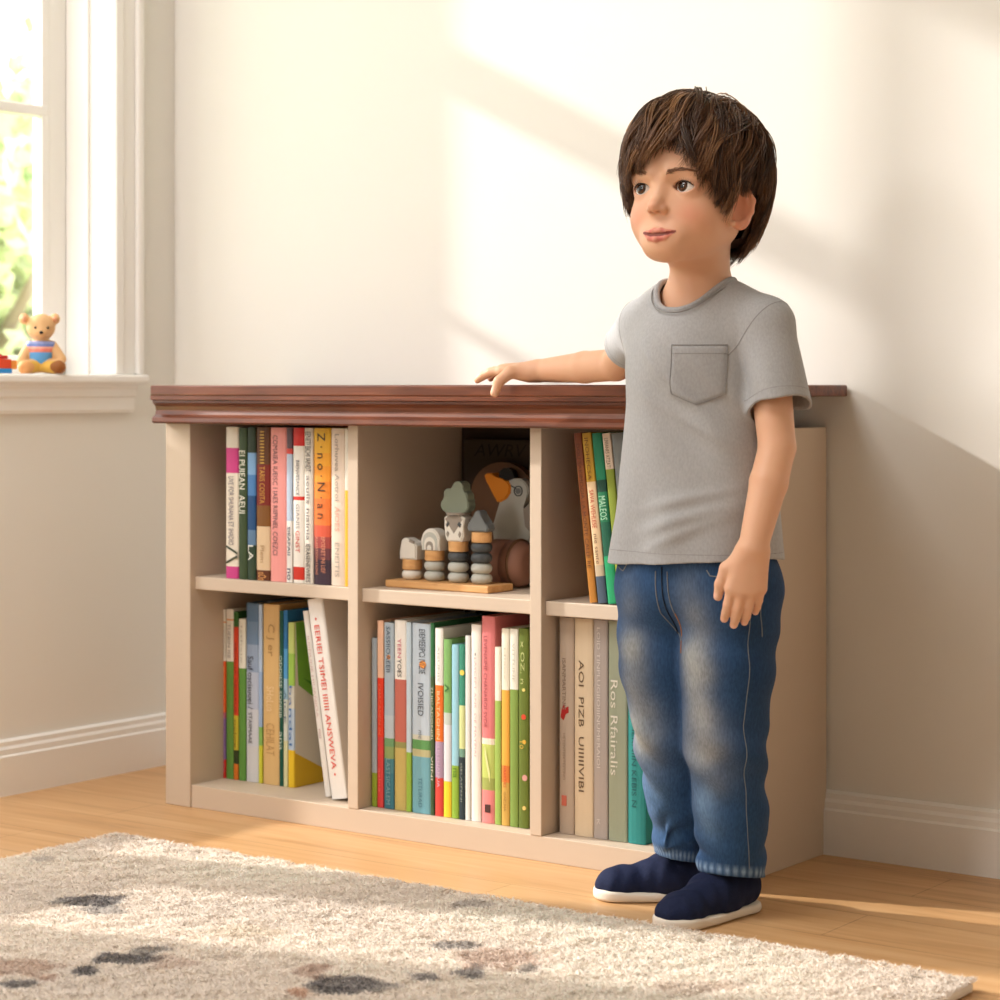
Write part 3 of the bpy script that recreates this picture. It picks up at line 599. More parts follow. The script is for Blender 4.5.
# wooden goose behind the stacking toy
GY = 2.810
gp = lambda zx, zy: (lambda v: (v.x, v.z))(onY(350+zx/5.263, 420+zy/5.263, GY))
g0 = onY(350+880/5.263, 588, GY)
goose = empty('wooden_goose', (g0.x, GY, zS1), 0, 'grey-green wooden goose with an orange beak behind the stacking toy', 'toy')
def goo(name, zpts, dy, th, m, bev=.002):
    pts = [(lambda q: (q[0]-g0.x, q[1]-zS1))(gp(*p)) for p in zpts]
    return MB().prism([(x, dy, max(z, .0004)) for x, z in pts], (0, th, 0), bev).build(name, m, goose)
goo('goose_body', [(835, 318), (860, 308), (890, 308), (915, 322), (934, 350), (938, 385), (925, 415), (908, 450), (908, 500), (930, 560), (965, 620), (990, 700), (1000, 790), (990, 905), (800, 905), (770, 800), (760, 660), (748, 590), (750, 545), (768, 500), (786, 440), (800, 380), (815, 335)], 0, .018, TM['lg'])
goo('goose_beak', [(712, 292), (726, 280), (748, 280), (775, 300), (810, 318), (835, 322), (849, 345), (846, 385), (826, 415), (795, 432), (778, 430), (768, 405), (748, 365), (722, 325)], -.004, .024, TM['orange'])
goo('goose_crest', [(775, 300), (780, 270), (800, 254), (825, 252), (848, 268), (858, 300), (835, 318), (810, 316)], .003, .012, TM['black'], .001)
ec = gp(886, 374); er = .0042
def gring(name, r1, r0, dy, m):
    mb = MB(); n = 24; a = [mb.bm.verts.new((ec[0]-g0.x+r*math.cos(2*PI*k/n), y, ec[1]-zS1+r*math.sin(2*PI*k/n))) for r, y in ((r1, .001), (r1, dy), (r0, dy), (r0, .001)) for k in range(n)]
    for j in range(4):
        for k in range(n): mb.bm.faces.new((a[j*n+k], a[j*n+(k+1) % n], a[((j+1) % 4)*n+(k+1) % n], a[((j+1) % 4)*n+k]))
    return mb.build(name, m, goose)
gring('goose_eye', .0085, .0068, -.0012, TM['dg']); gring('goose_eye', .0046, .0001, -.0012, TM['grey'])
goo('goose_brow', [(848, 342), (880, 362), (882, 368), (846, 348)], -.0012, .002, TM['dg'], .0002)
wx = gp(905, 640)
goo('goose_wing', [(915, 470), (945, 440), (990, 460), (1000, 560), (960, 600), (925, 560)], -.003, .006, TM['warm'], .001)
# rose brown drum toy in front of the goose
DYY = 2.766; d0, d1 = onY(350+752/5.263, 580, DYY), onY(350+935/5.263, 580, DYY); dr = .037
drum = empty('wooden_drum', (d0.x+.001, DYY, zS1), 0, 'rose-brown wooden drum lying beside the stacking toy', 'toy')
dl = min(d1.x-d0.x, xd2-d0.x-.004)
mb = MB().lathe([(dr-.003, 0), (dr, .003), (dr, dl*.45), (dr-.0015, dl*.46), (dr-.0015, dl*.48), (dr, dl*.49), (dr, dl-.02), (dr-.003, dl-.01), (dr-.010, dl-.002), (dr-.018, dl)], (0, dr*.1, dr+.0005), (1, 0, 0), 36)
mb.build('drum_body', TM['rose'], drum, True)
mb = MB().lathe([(dr+.0006, 0), (dr+.0012, .002), (dr+.0006, .004)], (dl*.7, dr*.1, dr+.0018), (1, 0, 0), 36); mb.build('drum_band', TM['brown'], drum, True)
# brown arch board and dark lettered board at the very back
AY = 2.832; ap = lambda zx, zy: onY(350+zx/5.263, 420+zy/5.263, AY)
ac = ap(800, 400); rx = .062
arch = MB().prism([(ac.x-rx, AY, zS1+.0005)]+[(ac.x-rx*math.cos(PI*k/24), AY, ap(800, 222).z-rx*.85+rx*.85*math.sin(PI*k/24)) for k in range(25)]+[(min(ac.x+rx, xd2-.004), AY, zS1+.0005)], (0, .016, 0), .002)
o = arch.build('wooden_arch', TM['brown']); tag(o, 'brown rounded wooden arch standing behind the goose', 'toy')
s0 = onY(350+600/5.263, 500, 2.856).x; sgn = empty('letter_board', (s0, 2.856, zS1), 0, 'dark board with scrawled letters at the back of the toy cube', 'board')
bw = xd2-s0-.006
MB().box((0, 0, .0005), (bw, .012, .228), .002).build('board', mat('dark_board', srgb(58, 46, 36), .8), sgn)
zt = onY(460, 420+175/5.263, 2.856).z-zS1
text_mesh('AWRV', 'lettering', 1, (onY(527, 450, 2.856).x-onY(474, 450, 2.856).x), .02, mat('dark_lettering', srgb(24, 18, 14), .8), sgn, (onY(474, 450, 2.856).x-s0, -.0003, zt-.004), (1, 0, 0), (0, 0, 1), shear=.25)

# ================================================================ WINDOW SILL TOYS
bx = -2.875; bp = onX(41, 372, bx); SZ = .7145
bear = empty('toy_bear', (bx, bp.y, SZ), 0, 'small tan toy bear in a striped blue shirt seated on the window sill', 'toy bear')
q = FPX/(CY*bp.y-SY*bx)                                # px per metre there
# local frame of the bear: faces the camera
bf = Vector((-SY*0-bx, -bp.y, 0)).normalized(); br_ = Vector((-bf.y, bf.x, 0))
def BP(dx, f, z): return np.array(br_)*dx+np.array(bf)*f+np.array((0, 0, z))
bfld = Field()
s_ = .0625/36                                            # metre per zoomed pixel of the crop
s_ = 1/(6.25*q)
H_ = lambda zx, zy, f=0: BP((zx-262)*s_, f, (572-zy)*s_)
bfld.add(ell(H_(262, 280), (.0245, .0245, .0235)), .004)
bfld.add(ell(H_(262, 312, .016), (.013, .011, .0105)), .006)
for zx in (160, 348): bfld.add(ell(H_(zx, 228), (.0088, .0088, .0095)), .004)
bfld.add(ell(H_(258, 455), (.023, .020, .030)), .008)
bfld.add(cone(H_(190, 410), H_(140, 495, .010), .010, .009), .006); bfld.add(cone(H_(330, 400), H_(385, 480, .010), .010, .009), .006)
bfld.add(cone(H_(225, 525, .010), H_(165, 535, .026), .0115, .012), .006); bfld.add(cone(H_(300, 525, .010), H_(370, 530, .022), .0115, .0125), .006)
V, Q = mesh_sdf(bfld, np.array([-.075]*2+[-.02]), np.array([.075, .075, .13]), .0012)
V[:, 2] = np.maximum(V[:, 2], .0005)
me = bpy.data.meshes.new('bear_body'); fast_mesh(me, V, Q)
tan = np.array(srgb(226, 180, 128)[:3]); Cb = np.tile(tan, (len(V), 1))
u, f_ = V@np.array(br_), V@np.array(bf)
foot = (V[:, 2] < .026) & (f_ > .027); Cb[foot & (u > 0)] = srgb(150, 92, 44)[:3]; Cb[foot & (u <= 0)] = srgb(222, 160, 100)[:3]
m_ = (V[:, 2] < .022) & (np.abs(u) < .03) & ~foot; Cb[m_] = srgb(226, 178, 80)[:3]
set_col(me, Cb); link('bear_body', me, M['col'], bear, True)
sf = Field(); sf.add(ell(H_(256, 450), (.0245, .0215, .0315)), .004)
for zx, zy, e in ((205, 400, -1), (318, 398, 1)): sf.add(ell(H_(zx, zy, .002), (.0105, .0105, .012)), .006)
def sfc(P):
    d = sf(P); return np.maximum(np.maximum(d, P[:, 2]-(572-368)*s_), (572-520)*s_-P[:, 2])
V, Q = mesh_sdf(sfc, np.array([-.06]*2+[0.]), np.array([.06, .06, .09]), .0012)
me = bpy.data.meshes.new('bear_shirt'); fast_mesh(me, V, Q); zq = 572-V[:, 2]/s_
Cb = np.tile(np.array(srgb(96, 160, 214)[:3]), (len(V), 1)); Cb[zq < 437] = srgb(232, 130, 110)[:3]; Cb[zq < 418] = srgb(240, 170, 150)[:3]; Cb[zq < 402] = srgb(110, 130, 190)[:3]; Cb[zq < 385] = srgb(150, 160, 206)[:3]
set_col(me, Cb); link('bear_shirt', me, M['col'], bear, True)
for zx in (228, 304): MB().ball(H_(zx, 286, .0228), .0023, 8).build('bear_eye', TM['black'], bear, True)
MB().ball(H_(264, 316, .0265), (.0036, .0036, .003), 8).build('bear_nose', TM['black'], bear, True)
for zx in (160, 348): MB().ball(H_(zx, 230, .0065), (.005, .005, .0055), 8).build('inner_ear', colmat('ear_pink', (226, 160, 120)), bear, True)
# toy brick figure at the frame's edge
b0 = onX(4, 369, bx)
brk = empty('toy_brick_car', (bx, b0.y-.004, SZ), 0, 'red, orange and blue toy bricks beside the bear on the sill', 'toy')
for nm, a, b_, c_ in (('blue_brick', (-.012, -.03, .0003), (.012, .012, .0085), (40, 140, 206)), ('red_brick', (-.012, -.03, .0088), (.012, .010, .0245), (226, 72, 30)), ('orange_brick', (-.011, .0105, .0075), (.011, .0235, .0225), (240, 150, 60)), ('top_brick', (-.008, -.018, .0248), (.008, .006, .031), (206, 40, 30))):
    mb = MB().box(a, b_, .001)
    if nm in ('red_brick', 'top_brick'): mb.cyl((0, -.006, b_[2]-.0005), (0, -.006, b_[2]+.002), .004, n=16)
    mb.build(nm, colmat(nm, c_, .35), brk)

# ================================================================ RUG
RX0, RX1, RY0, RY1 = -2.424, -1.035, .95, 2.338
rug = empty('rug', ((RX0+RX1)/2, (RY0+RY1)/2, 0), 0, 'cream shaggy rug with grey and brown dashes on the oak floor', 'rug')
off = np.array([(RX0+RX1)/2, (RY0+RY1)/2, 0])
rel(MB().box((RX0, RY0, .0004), (RX1, RY1, .012), .004), 'backing', mat('rug_backing', srgb(240, 230, 216), .95), rug)
n = 460000
P = np.c_[rng.uniform(RX0-.003, RX1+.003, n), rng.uniform(RY0+.35, RY1+.003, n)]
lump = wob(np.c_[P, np.zeros(n)], 3, (60, 160), 1, 9)
hgt = .0150+.0011*lump+rng.uniform(0, .0025, n)
a = rng.uniform(0, 2*PI, n); wv = rng.uniform(.0010, .0019, n); ln = rng.normal(size=(n, 2))*.0048
sd = np.stack([-ln[:, 1], ln[:, 0]], 1); sd /= np.linalg.norm(sd, axis=1)[:, None]+1e-9
zb = hgt-.0018
b0_ = np.c_[P+sd*wv[:, None], zb]; b1_ = np.c_[P-sd*wv[:, None], zb]
tp = np.c_[P+ln, hgt+rng.uniform(-.0012, .0018, n)]; V = np.stack([b0_, b1_, tp], 1).reshape(-1, 3)-off
me = bpy.data.meshes.new('pile'); fast_mesh(me, V, np.arange(3*n).reshape(-1, 3))
cc = np.tile(np.array(srgb(250, 240, 229)[:3]), (n, 1))*(1+.05*rng.normal(size=(n, 1)))
cc *= (1+.05*wob(np.c_[P, np.zeros(n)], 9, (8, 20), 1, 6))[:, None]
def spot(px, py, dx, dy, col, amt=.85, turn=0.0):
    """a dyed dash of the rug: centre and half extents (photo px) turned into rug coordinates"""
    c = onZ(px, py, .012); e = onZ(px+dx, py, .012); f2 = onZ(px, py+dy, .012)
    rx = math.hypot(e.x-c.x, e.y-c.y); ry = math.hypot(f2.x-c.x, f2.y-c.y)
    ux = np.array([CY, SY]); ux = np.array([ux[0]*math.cos(turn)-ux[1]*math.sin(turn), ux[0]*math.sin(turn)+ux[1]*math.cos(turn)]); uy = np.array([-ux[1], ux[0]])
    d = P-np.array([c.x, c.y]); q = ((d@ux)/rx)**2+((d@uy)/ry)**2
    q = q*(1+.35*wob(np.c_[P, np.zeros(n)], int(px*7+py), (90, 220), 1, 6))
    w = np.clip((1.25-q)/.5, 0, 1)*amt*rng.uniform(.6, 1.1, n)
    w = np.clip(w, 0, 1); cc[:] = cc*(1-w[:, None])+np.array(srgb(*col)[:3])*w[:, None]
DG, BR, TN = (98, 94, 98), (196, 160, 136), (214, 168, 134)
for s in ((92, 904, 31, 5, DG, .9), (104, 913, 20, 5, (150, 146, 146), .5), (128, 962, 38, 5, DG, .9, .12), (86, 974, 16, 4, DG, .9), (150, 953, 24, 3, DG, .6, .1), (22, 970, 34, 8, BR, .6), (16, 987, 16, 4, DG, .8), (48, 981, 12, 4, BR, .7), (170, 966, 24, 6, BR, .35),
          (312, 974, 18, 6, BR, .6), (345, 988, 38, 9, DG, .9, .14), (297, 996, 12, 4, TN, .8), (455, 949, 26, 4, (120, 112, 110), .7), (500, 962, 42, 10, BR, .55), (470, 976, 16, 5, DG, .7), (424, 981, 14, 4, DG, .7), (530, 972, 10, 4, DG, .5), (472, 907, 20, 4, (170, 166, 162), .5), (42, 862, 14, 3, (160, 150, 142), .5), (240, 935, 40, 6, (226, 212, 188), .5), (700, 990, 46, 6, (206, 188, 168), .4)): spot(*s)
set_col(me, np.repeat(np.clip(cc, 0, 1), 3, 0))
nr_ = rng.normal(size=(n, 3))*.28+np.array((0, 0, 1.0)); nr_ /= np.linalg.norm(nr_, axis=1)[:, None]
me.polygons.foreach_set('use_smooth', [True]*len(me.polygons)); me.normals_split_custom_set_from_vertices(np.repeat(nr_, 3, 0).tolist())
M['pile'] = attr_mat('wool_pile', .95, .1)
nt = M['pile'].node_tree; tl = nt.nodes.new('ShaderNodeBsdfTranslucent'); mxs = nt.nodes.new('ShaderNodeMixShader'); mxs.inputs[0].default_value = .45
at = [q for q in nt.nodes if q.type == 'ATTRIBUTE'][0]; nt.links.new(at.outputs['Color'], tl.inputs['Color'])
nt.links.new(nt.nodes['Principled BSDF'].outputs[0], mxs.inputs[1]); nt.links.new(tl.outputs[0], mxs.inputs[2]); nt.links.new(mxs.outputs[0], nt.nodes['Material Output'].inputs['Surface'])
o = link('pile', me, M['pile'], rug); o['kind'] = 'stuff'
# ================================================================ THE CHILD (faces -Y, the child's left is +X)
boy = empty('person', (-1.484, 2.465, 0), 0, 'child in grey pocket T-shirt and faded blue jeans leaning one hand on the bookcase', 'person')
BO = np.array([-1.484, 2.465, 0.0])
def child(name, V, Q, m, parent=boy, col=None, smooth=True):
    me = bpy.data.meshes.new(name); fast_mesh(me, V-BO, Q)
    if col is not None: set_col(me, col)
    return link(name, me, m, parent, smooth)
def mbc(mb, name, m, parent=boy, smooth=True, col=None):
    o = mb.build(name, m, parent, smooth, col); o.data.transform(Matrix.Translation(-Vector(BO))); return o
A3 = lambda *v: np.array(v, float)
# ---- head frame
HT = A3(-1.4735, 2.450, .9385)
hy, hp, hr = math.radians(1), math.radians(5), math.radians(0)
Rz = np.array([[math.cos(hy), math.sin(hy), 0], [-math.sin(hy), math.cos(hy), 0], [0, 0, 1]])      # turns the face towards -X
# columns: child's left, forward, up (before turning: +X, -Y, +Z)  -> right-handed set kept by (left, up x left..)
H0 = np.array([[1, 0, 0], [0, -1, 0], [0, 0, 1]], float).T
fw = A3(-math.sin(hy)*math.cos(hp), -math.cos(hy)*math.cos(hp), math.sin(hp)); lf = A3(math.cos(hy), -math.sin(hy), 0); upv = np.cross(fw, lf)*-1
upv = np.cross(lf, fw)*(1 if np.cross(lf, fw)[2] > 0 else -1)
HR = np.stack([lf, fw, upv], 1)                     # local (left, forward, up) -> room
HS = 1.03
toH = lambda P: ((P-HT)@HR)/HS
frH = lambda L: HT+(np.asarray(L, float)*HS)@HR.T
# ---- head shape in its own frame
SK = (A3(0, -.008, .0385), A3(.0705, .0865, .0795))
hf = Field()
hf.add(ell(*SK), .01)
hf.add(ell((0, .022, -.024), (.0565, .0600, .062)), .035)
for s in (-1, 1):
    hf.add(ell((s*.034, .040, -.036), (.0255, .0285, .026)), .022)
    hf.add(cone((s*.044, -.002, -.042), (s*.014, .062, -.073), .015, .013), .025)
hf.add(ell((.001, .0650, -.0725), (.0160, .0160, .0135)), .016)
hf.add(ell((0, .055, .034), (.052, .024, .034)), .03)
EX, EY, EZ, ER = .0305, .0610, 0.0, .0150
for s in (-1, 1):
    hf.cut(ell((s*EX*1.03, .0915, .0005), (.0185, .0130, .0130)), .014)
    hf.add(cone((s*.013, .0815, .0165), (s*.044, .0650, .0165), .0055, .0045), .012)
    # lids: a shell round the eyeball
    hf.add(ell((s*EX, EY, EZ), (ER+.0020,)*3), .006)
# nose
hf.add(cone((0, .0775, .004), (0, .0880, -.022), .0055, .0072), .010)
hf.add(ell((0, .0915, -.0262), (.0080, .0080, .0072)), .007)
for s in (-1, 1):
    hf.add(ell((s*.0088, .0845, -.0292), (.0052, .0066, .0050)), .005)
# mouth
LZ = -.0600; MX = .0030
hf.add(ell((MX, .0705, LZ-.001), (.026, .0125, .016)), .018)
def surf_y(x, z):
    ys = np.linspace(.13, .02, 441); d = hf(np.c_[np.full(441, x), ys, np.full(441, z)]); k = np.argmax(d < 0); return ys[k]
up_l = [(.92*x+MX, surf_y(.92*x+MX, z)+p, z) for x, z, p in ((-.0240, LZ+.0034, -.0006), (-.0130, LZ+.0032, .0000), (-.0048, LZ+.0046, .0006), (0, LZ+.0036, .0004), (.0048, LZ+.0046, .0006), (.0130, LZ+.0032, .0000), (.0240, LZ+.0034, -.0006))]
up_r = [.0009, .0021, .0029, .0027, .0029, .0021, .0009]
lo_l = [(.92*x+MX, surf_y(.92*x+MX, z)+p, z) for x, z, p in ((-.0225, LZ+.0016, -.0008), (-.0120, LZ-.0046, -.0002), (0, LZ-.0062, .0004), (.0120, LZ-.0046, -.0002), (.0225, LZ+.0016, -.0008))]
lo_r = [.0009, .0029, .0037, .0029, .0009]
for L, r in ((up_l, up_r), (lo_l, lo_r)):
    for i in range(len(L)-1): hf.add(cone(L[i], L[i+1], r[i], r[i+1]), .0025)
slit = [(.92*x+MX, surf_y(.92*x+MX, LZ)+p, z) for x, z, p in ((-.0245, LZ+.0028, .0002), (-.0090, LZ-.0006, .0020), (0, LZ-.0010, .0024), (.0090, LZ-.0006, .0020), (.0245, LZ+.0028, .0002))]
sl_r = [.0007, .0015, .0018, .0015, .0007]
for i in range(4): hf.cut(cone(slit[i], slit[i+1], sl_r[i], sl_r[i+1]), .0012)
for s in (-1, 1): hf.cut(ell((s*.0046, .0895, -.0342), (.0027, .0040, .0026)), .002)
# eye openings: almond = two overlapping discs, cut straight back into the lids
def almond(s):
    Rr, c = .0168, .0096
    cx, cz = s*EX, -.0004
    def f(P):
        x = P[:, 0]-cx; z = P[:, 2]-cz+.0004*s*x/.012
        d = np.maximum(np.hypot(x, z-c), np.hypot(x, z+c))-Rr
        return np.maximum(d, EY+.0015-P[:, 1])
    return f, A3(cx-.016, EY, cz-.010), A3(cx+.016, EY+.03, cz+.010)
for s in (-1, 1): hf.cut(almond(s), .0012)
# ears
for s in (-1, 1):
    c = A3(s*.0715, .009, -.0205); tl = -math.radians(34)*s
    E = np.array([[math.cos(tl), math.sin(tl), 0], [-math.sin(tl), math.cos(tl), 0], [0, 0, 1]]).T
    E = np.stack([E[0], E[1], A3(0, -.16, 1)/np.linalg.norm([0, -.16, 1])], 1)
    hf.add(ell(c, (.0064, .0180, .0260), E), .005)
    rim = [c+E@A3(s*.003, y, z) for y, z in ((.011, .003), (.0105, .016), (.003, .0245), (-.008, .0225), (-.0155, .012), (-.0150, -.002), (-.0085, -.0140), (-.001, -.021), (.006, -.020))]
    for i in range(len(rim)-1): hf.add(cone(rim[i], rim[i+1], .0038, .0038), .003)
    hf.cut(ell(c+E@A3(s*.0070, .001, .002), (.0058, .0100, .0150), E), .003)
def head_prim():
    f = lambda P: hf(toH(P))*HS
    return f, HT-.15, HT+.15
# ---- body
SHL, SHR = A3(-1.380, 2.470, .770), A3(-1.566, 2.476, .772)
EL, WL = A3(-1.349, 2.445, .615), A3(-1.356, 2.395, .489)
ER_, WR = A3(-1.672, 2.568, .7225), A3(-1.822, 2.597, .7150)
bodyf = Field()
bodyf.add(ell((-1.484, 2.468, .68), (.090, .062, .125)), .02)
bodyf.add(ell((-1.484, 2.468, .53), (.088, .062, .10)), .05)
bodyf.add(ell((-1.484, 2.468, .43), (.092, .062, .06)), .05)
bodyf.add(cone(SHR+A3(.03, 0, .0), SHL-A3(.03, 0, 0), .030, .030), .03)
bodyf.add(cone(A3(-1.480, 2.472, .79), frH((0, -.020, -.070)), .041, .0385), .03)
for q_ in (-.055, .055): bodyf.add(cone(A3(-1.480, 2.476, .806), A3(-1.480+q_, 2.476, .786), .028, .022), .03)
bodyf.add(cone(SHL-A3(.02, 0, .0), SHL-A3(.004, 0, .02), .03, .026), .02)
bodyf.add(cone(SHL, EL, .0285, .0235), .02); bodyf.add(cone(EL, EL+(WL-EL)*.35, .0235, .0240), .004); bodyf.add(cone(EL+(WL-EL)*.35, WL, .0240, .0182), .004)
bodyf.add(cone(SHR, ER_, .0275, .0225), .02); bodyf.add(cone(ER_, ER_+(WR-ER_)*.4, .0225, .0225), .004); bodyf.add(cone(ER_+(WR-ER_)*.4, WR, .0225, .0165), .004)
nails = []
def hand(W, f, a, n, S, curls, thumb, spread=(-.10, -.03, .03, .10), pr=.0105, tcol=None):
    """W wrist, f along the hand, a towards the little finger, n out of the back of the hand"""
    f, a, n = [np.asarray(v, float)/np.linalg.norm(v) for v in (f, a, n)]
    kn = [W+f*S*y+a*S*x+n*S*z for x, y, z in ((-.0205, .058, .001), (-.0070, .0605, .003), (.0065, .0585, .002), (.0190, .0530, -.001))]
    for i, k in enumerate(kn): bodyf.add(cone(W+a*S*(-.011+.0075*i)+f*S*.004, k, .0125*S, .0098*S), .009)
    lens = ((.022, .0145, .012), (.024, .0165, .0125), (.0225, .0155, .012), (.018, .012, .0105))
    for i in range(4):
        p = kn[i]; ang = 0.0; d0 = f*math.cos(spread[i])+a*math.sin(spread[i]); r = (.0079, .0080, .0077, .0069)[i]*S
        for j in range(3):
            ang += curls[i][j]; d = d0*math.cos(ang)-n*math.sin(ang)
            q = p+d*lens[i][j]*S; r2 = r*(.93, .90, .86)[j]
            bodyf.add(cone(p, q, r, r2), .0030 if j == 0 else .0014); p, r = q, r2
        nb = d0*math.sin(ang)+n*math.cos(ang); nails.append((p+nb*r, .0046*S))
    p = W+f*S*.014-a*S*.012-n*S*.004; r = .0125*S
    for j, (dx, dy, dz, L, r2) in enumerate(thumb):
        d = -a*dx+f*dy-n*dz; d = d/np.linalg.norm(d); q = p+d*L*S; bodyf.add(cone(p, q, r, r2*S), .010 if j == 0 else .003); p, r = q, r2*S
    nails.append((p-a*r*.6+n*r*.6, .005*S))
# the hand that hangs beside the thigh: back of the hand to the viewer
hand(WL, (-.10, -.14, -1), (CY, SY, -.10), (SY, -CY, .06), .90, [(.22, .30, .25), (.20, .30, .25), (.22, .32, .25), (.28, .34, .25)],
     [(.75, .66, .10, .026, .0098), (.22, 1, .10, .024, .0080), (.02, 1, .16, .017, .0064)], (-.03, -.015, .0, .02))
# the hand resting on the bookcase top, fingers flat, thumb over the front edge
hand(WR, (-1, .06, -.02), (.06, 1, -.03), (-.03, .03, 1), .94, [(.10, .26, .20), (.08, .20, .18), (.08, .18, .16), (.10, .18, .14)],
     [(.86, .62, -.06, .028, .0100), (.70, .40, .62, .024, .0082), (.12, .40, 1, .019, .0068)], (-.14, -.04, .06, .16))
bodyf.add(head_prim(), .022)
V, Q = mesh_sdf(bodyf, (-1.99, 2.28, .36), (-1.28, 2.68, 1.10), .00125)
# skin tints: lips, cheeks, ears, nails; nostrils and mouth line darker
L = toH(V); base = np.array(srgb(226, 176, 143)[:3]); C = np.tile(base, (len(V), 1))
def tint(w, rgb):
    w = np.clip(w, 0, 1)[:, None]; C[:] = C*(1-w)+np.array(srgb(*rgb)[:3])*w
near = np.linalg.norm(L, axis=1) < .16
for s in (-1, 1):
    tint(near*np.exp(-(((L[:, 0]-s*.040)/.017)**2+((L[:, 2]+.034)/.016)**2))*(L[:, 1] > .02)*.45, (228, 140, 116))
    tint(near*(np.abs(L[:, 0]) > .068)*(L[:, 1] < .02)*(L[:, 2] < .03)*.35, (222, 132, 104))
tint(np.exp(-(np.linalg.norm((L-A3(0, .094, -.027))/A3(.009, .012, .008), axis=1)**2))*.3, (230, 140, 116))
def poly_d(Lp, r):
    d = np.full(len(V), 1.0); m = near & (L[:, 1] > .05) & (L[:, 2] < -.03)
    for i in range(len(Lp)-1):
        f, _, _ = cone(Lp[i], Lp[i+1], r[i], r[i+1]); d[m] = np.minimum(d[m], f(L[m]))
    return d
dl = np.minimum(poly_d(up_l, up_r), poly_d(lo_l, lo_r)); tint(1-np.clip((dl-.0002)/.0012, 0, 1)-(dl > .5), (212, 124, 110))
ds = poly_d(slit, np.array(sl_r)); tint((ds < .0008)*.85, (110, 42, 38))
for s in (-1, 1):
    tint(np.exp(-(np.linalg.norm((L-A3(s*.0046, .0885, -.0336))/.0030, axis=1)**2))*.8, (120, 60, 46))
    q = L-A3(s*EX, EY, EZ); rr = np.linalg.norm(q, axis=1); tint((np.abs(rr-ER-.0018) < .0026)*np.exp(-((q[:, 2])/.010)**2)*.22*(q[:, 1] > 0), (190, 110, 96))
for p, r in nails: tint(np.clip(1.4-np.linalg.norm(V-p, axis=1)/r, 0, 1)*.55, (244, 196, 178))
body = child('body', V, Q, M['skin'], col=C)

# ---- eyes, lashes, brows, teeth
gz = A3(-.10, 1, .05); gz /= np.linalg.norm(gz)
for s in (-1, 1):
    n1, n2 = 40, 48
    th = np.linspace(0, PI, n1); ph = np.linspace(0, 2*PI, n2, endpoint=False)
    a1 = np.cross(gz, A3(0, 0, 1)); a1 /= np.linalg.norm(a1); a2 = np.cross(a1, gz)
    th = PI*(np.linspace(0, 1, n1)**1.6)
    D = (np.cos(th)[:, None, None]*gz+np.sin(th)[:, None, None]*(np.cos(ph)[None, :, None]*a1+np.sin(ph)[None, :, None]*a2)).reshape(-1, 3)
    bulge = 1+.05*np.clip(1-np.repeat(th, n2)/.5, 0, 1)
    Vv = frH(A3(s*EX, EY, EZ)+D*ER*bulge[:, None]); Qq = [(i*n2+j, i*n2+(j+1) % n2, (i+1)*n2+(j+1) % n2, (i+1)*n2+j) for i in range(n1-1) for j in range(n2)]
    T_ = np.repeat(th, n2); Cc = np.tile(np.array(srgb(236, 230, 224)[:3]), (len(T_), 1))
    Cc[T_ < .50] = srgb(34, 20, 13)[:3]; Cc[T_ < .44] = srgb(70, 42, 26)[:3]; Cc[T_ < .22] = srgb(8, 6, 6)[:3]
    child('eye', Vv, np.array(Qq), M['glossy_eye'], col=Cc)
    lash = MB(); Rr, c = .0168, .0096
    pts = []
    for k in range(11):
        x = -.0130+.0260*k/10; z = math.sqrt(max(Rr*Rr-x*x, 0))-c; zz_ = -.0004+z-.0004*s*x/.012
        q = A3(s*EX+x, 0, zz_); dx2 = x*x+(zz_-EZ)**2; q[1] = EY+math.sqrt(max((ER+.0021)**2-dx2, 1e-7)); pts.append(frH(q))
    lash.tube(pts, lambda t: .0006+.0007*math.sin(PI*t), 6)
    for k in range(1, 11):
        p = Vector(pts[k]); i = (k-5)/5; lash.tube([p, p+Vector(frH((.0015*i, .0028, .0012))-frH((0, 0, 0))), p+Vector(frH((.003*i, .0042, .0034))-frH((0, 0, 0)))], lambda t: .00032*(1-.6*t), 4)
    mbc(lash, 'eyelash', M['hair'], col=srgb(30, 20, 14))
bvh_body = BVHTree.FromPolygons([tuple(v) for v in V[near]*1.0], []) if False else None
sel = np.where((toH(V)[:, 1] > .02) & (np.linalg.norm(L, axis=1) < .15))[0]; idx = -np.ones(len(V), int); idx[sel] = np.arange(len(sel))
Qf = idx[Q]; Qf = Qf[(Qf >= 0).all(1)]; bvh_face = BVHTree.FromPolygons([tuple(v) for v in V[sel]], [tuple(int(k) for k in q) for q in Qf])
def on_face(x, z, off=.0006):
    o = Vector(frH((x, .16, z))); d = Vector(frH((x, 0, z))-frH((x, .16, z))).normalized(); h = bvh_face.ray_cast(o, d)
    return (h[0]+h[1]*off) if h[0] is not None else Vector(frH((x, .07, z)))
for s in (-1, 1):
    br = MB(); g = np.random.default_rng(5+s)
    for k in range(150):
        t = g.uniform(0, 1); x = s*(.0135+.031*t); z = .0172+.0030*math.sin(min(t*1.2, 1)*PI*.6)-.0048*max(0, t-.62)-.0022*(1-t)**3+g.normal()*.0013*(1-.5*t)
        br.tube([on_face(x, z), on_face(x+s*.0022, z+.0010*(1-1.6*t), .0010), on_face(x+s*.0045, z+.0012*(1-1.9*t), .0007)], lambda u: .00032*(1-.5*u), 4)
    mbc(br, 'eyebrow', M['hair'], col=srgb(128, 88, 60))

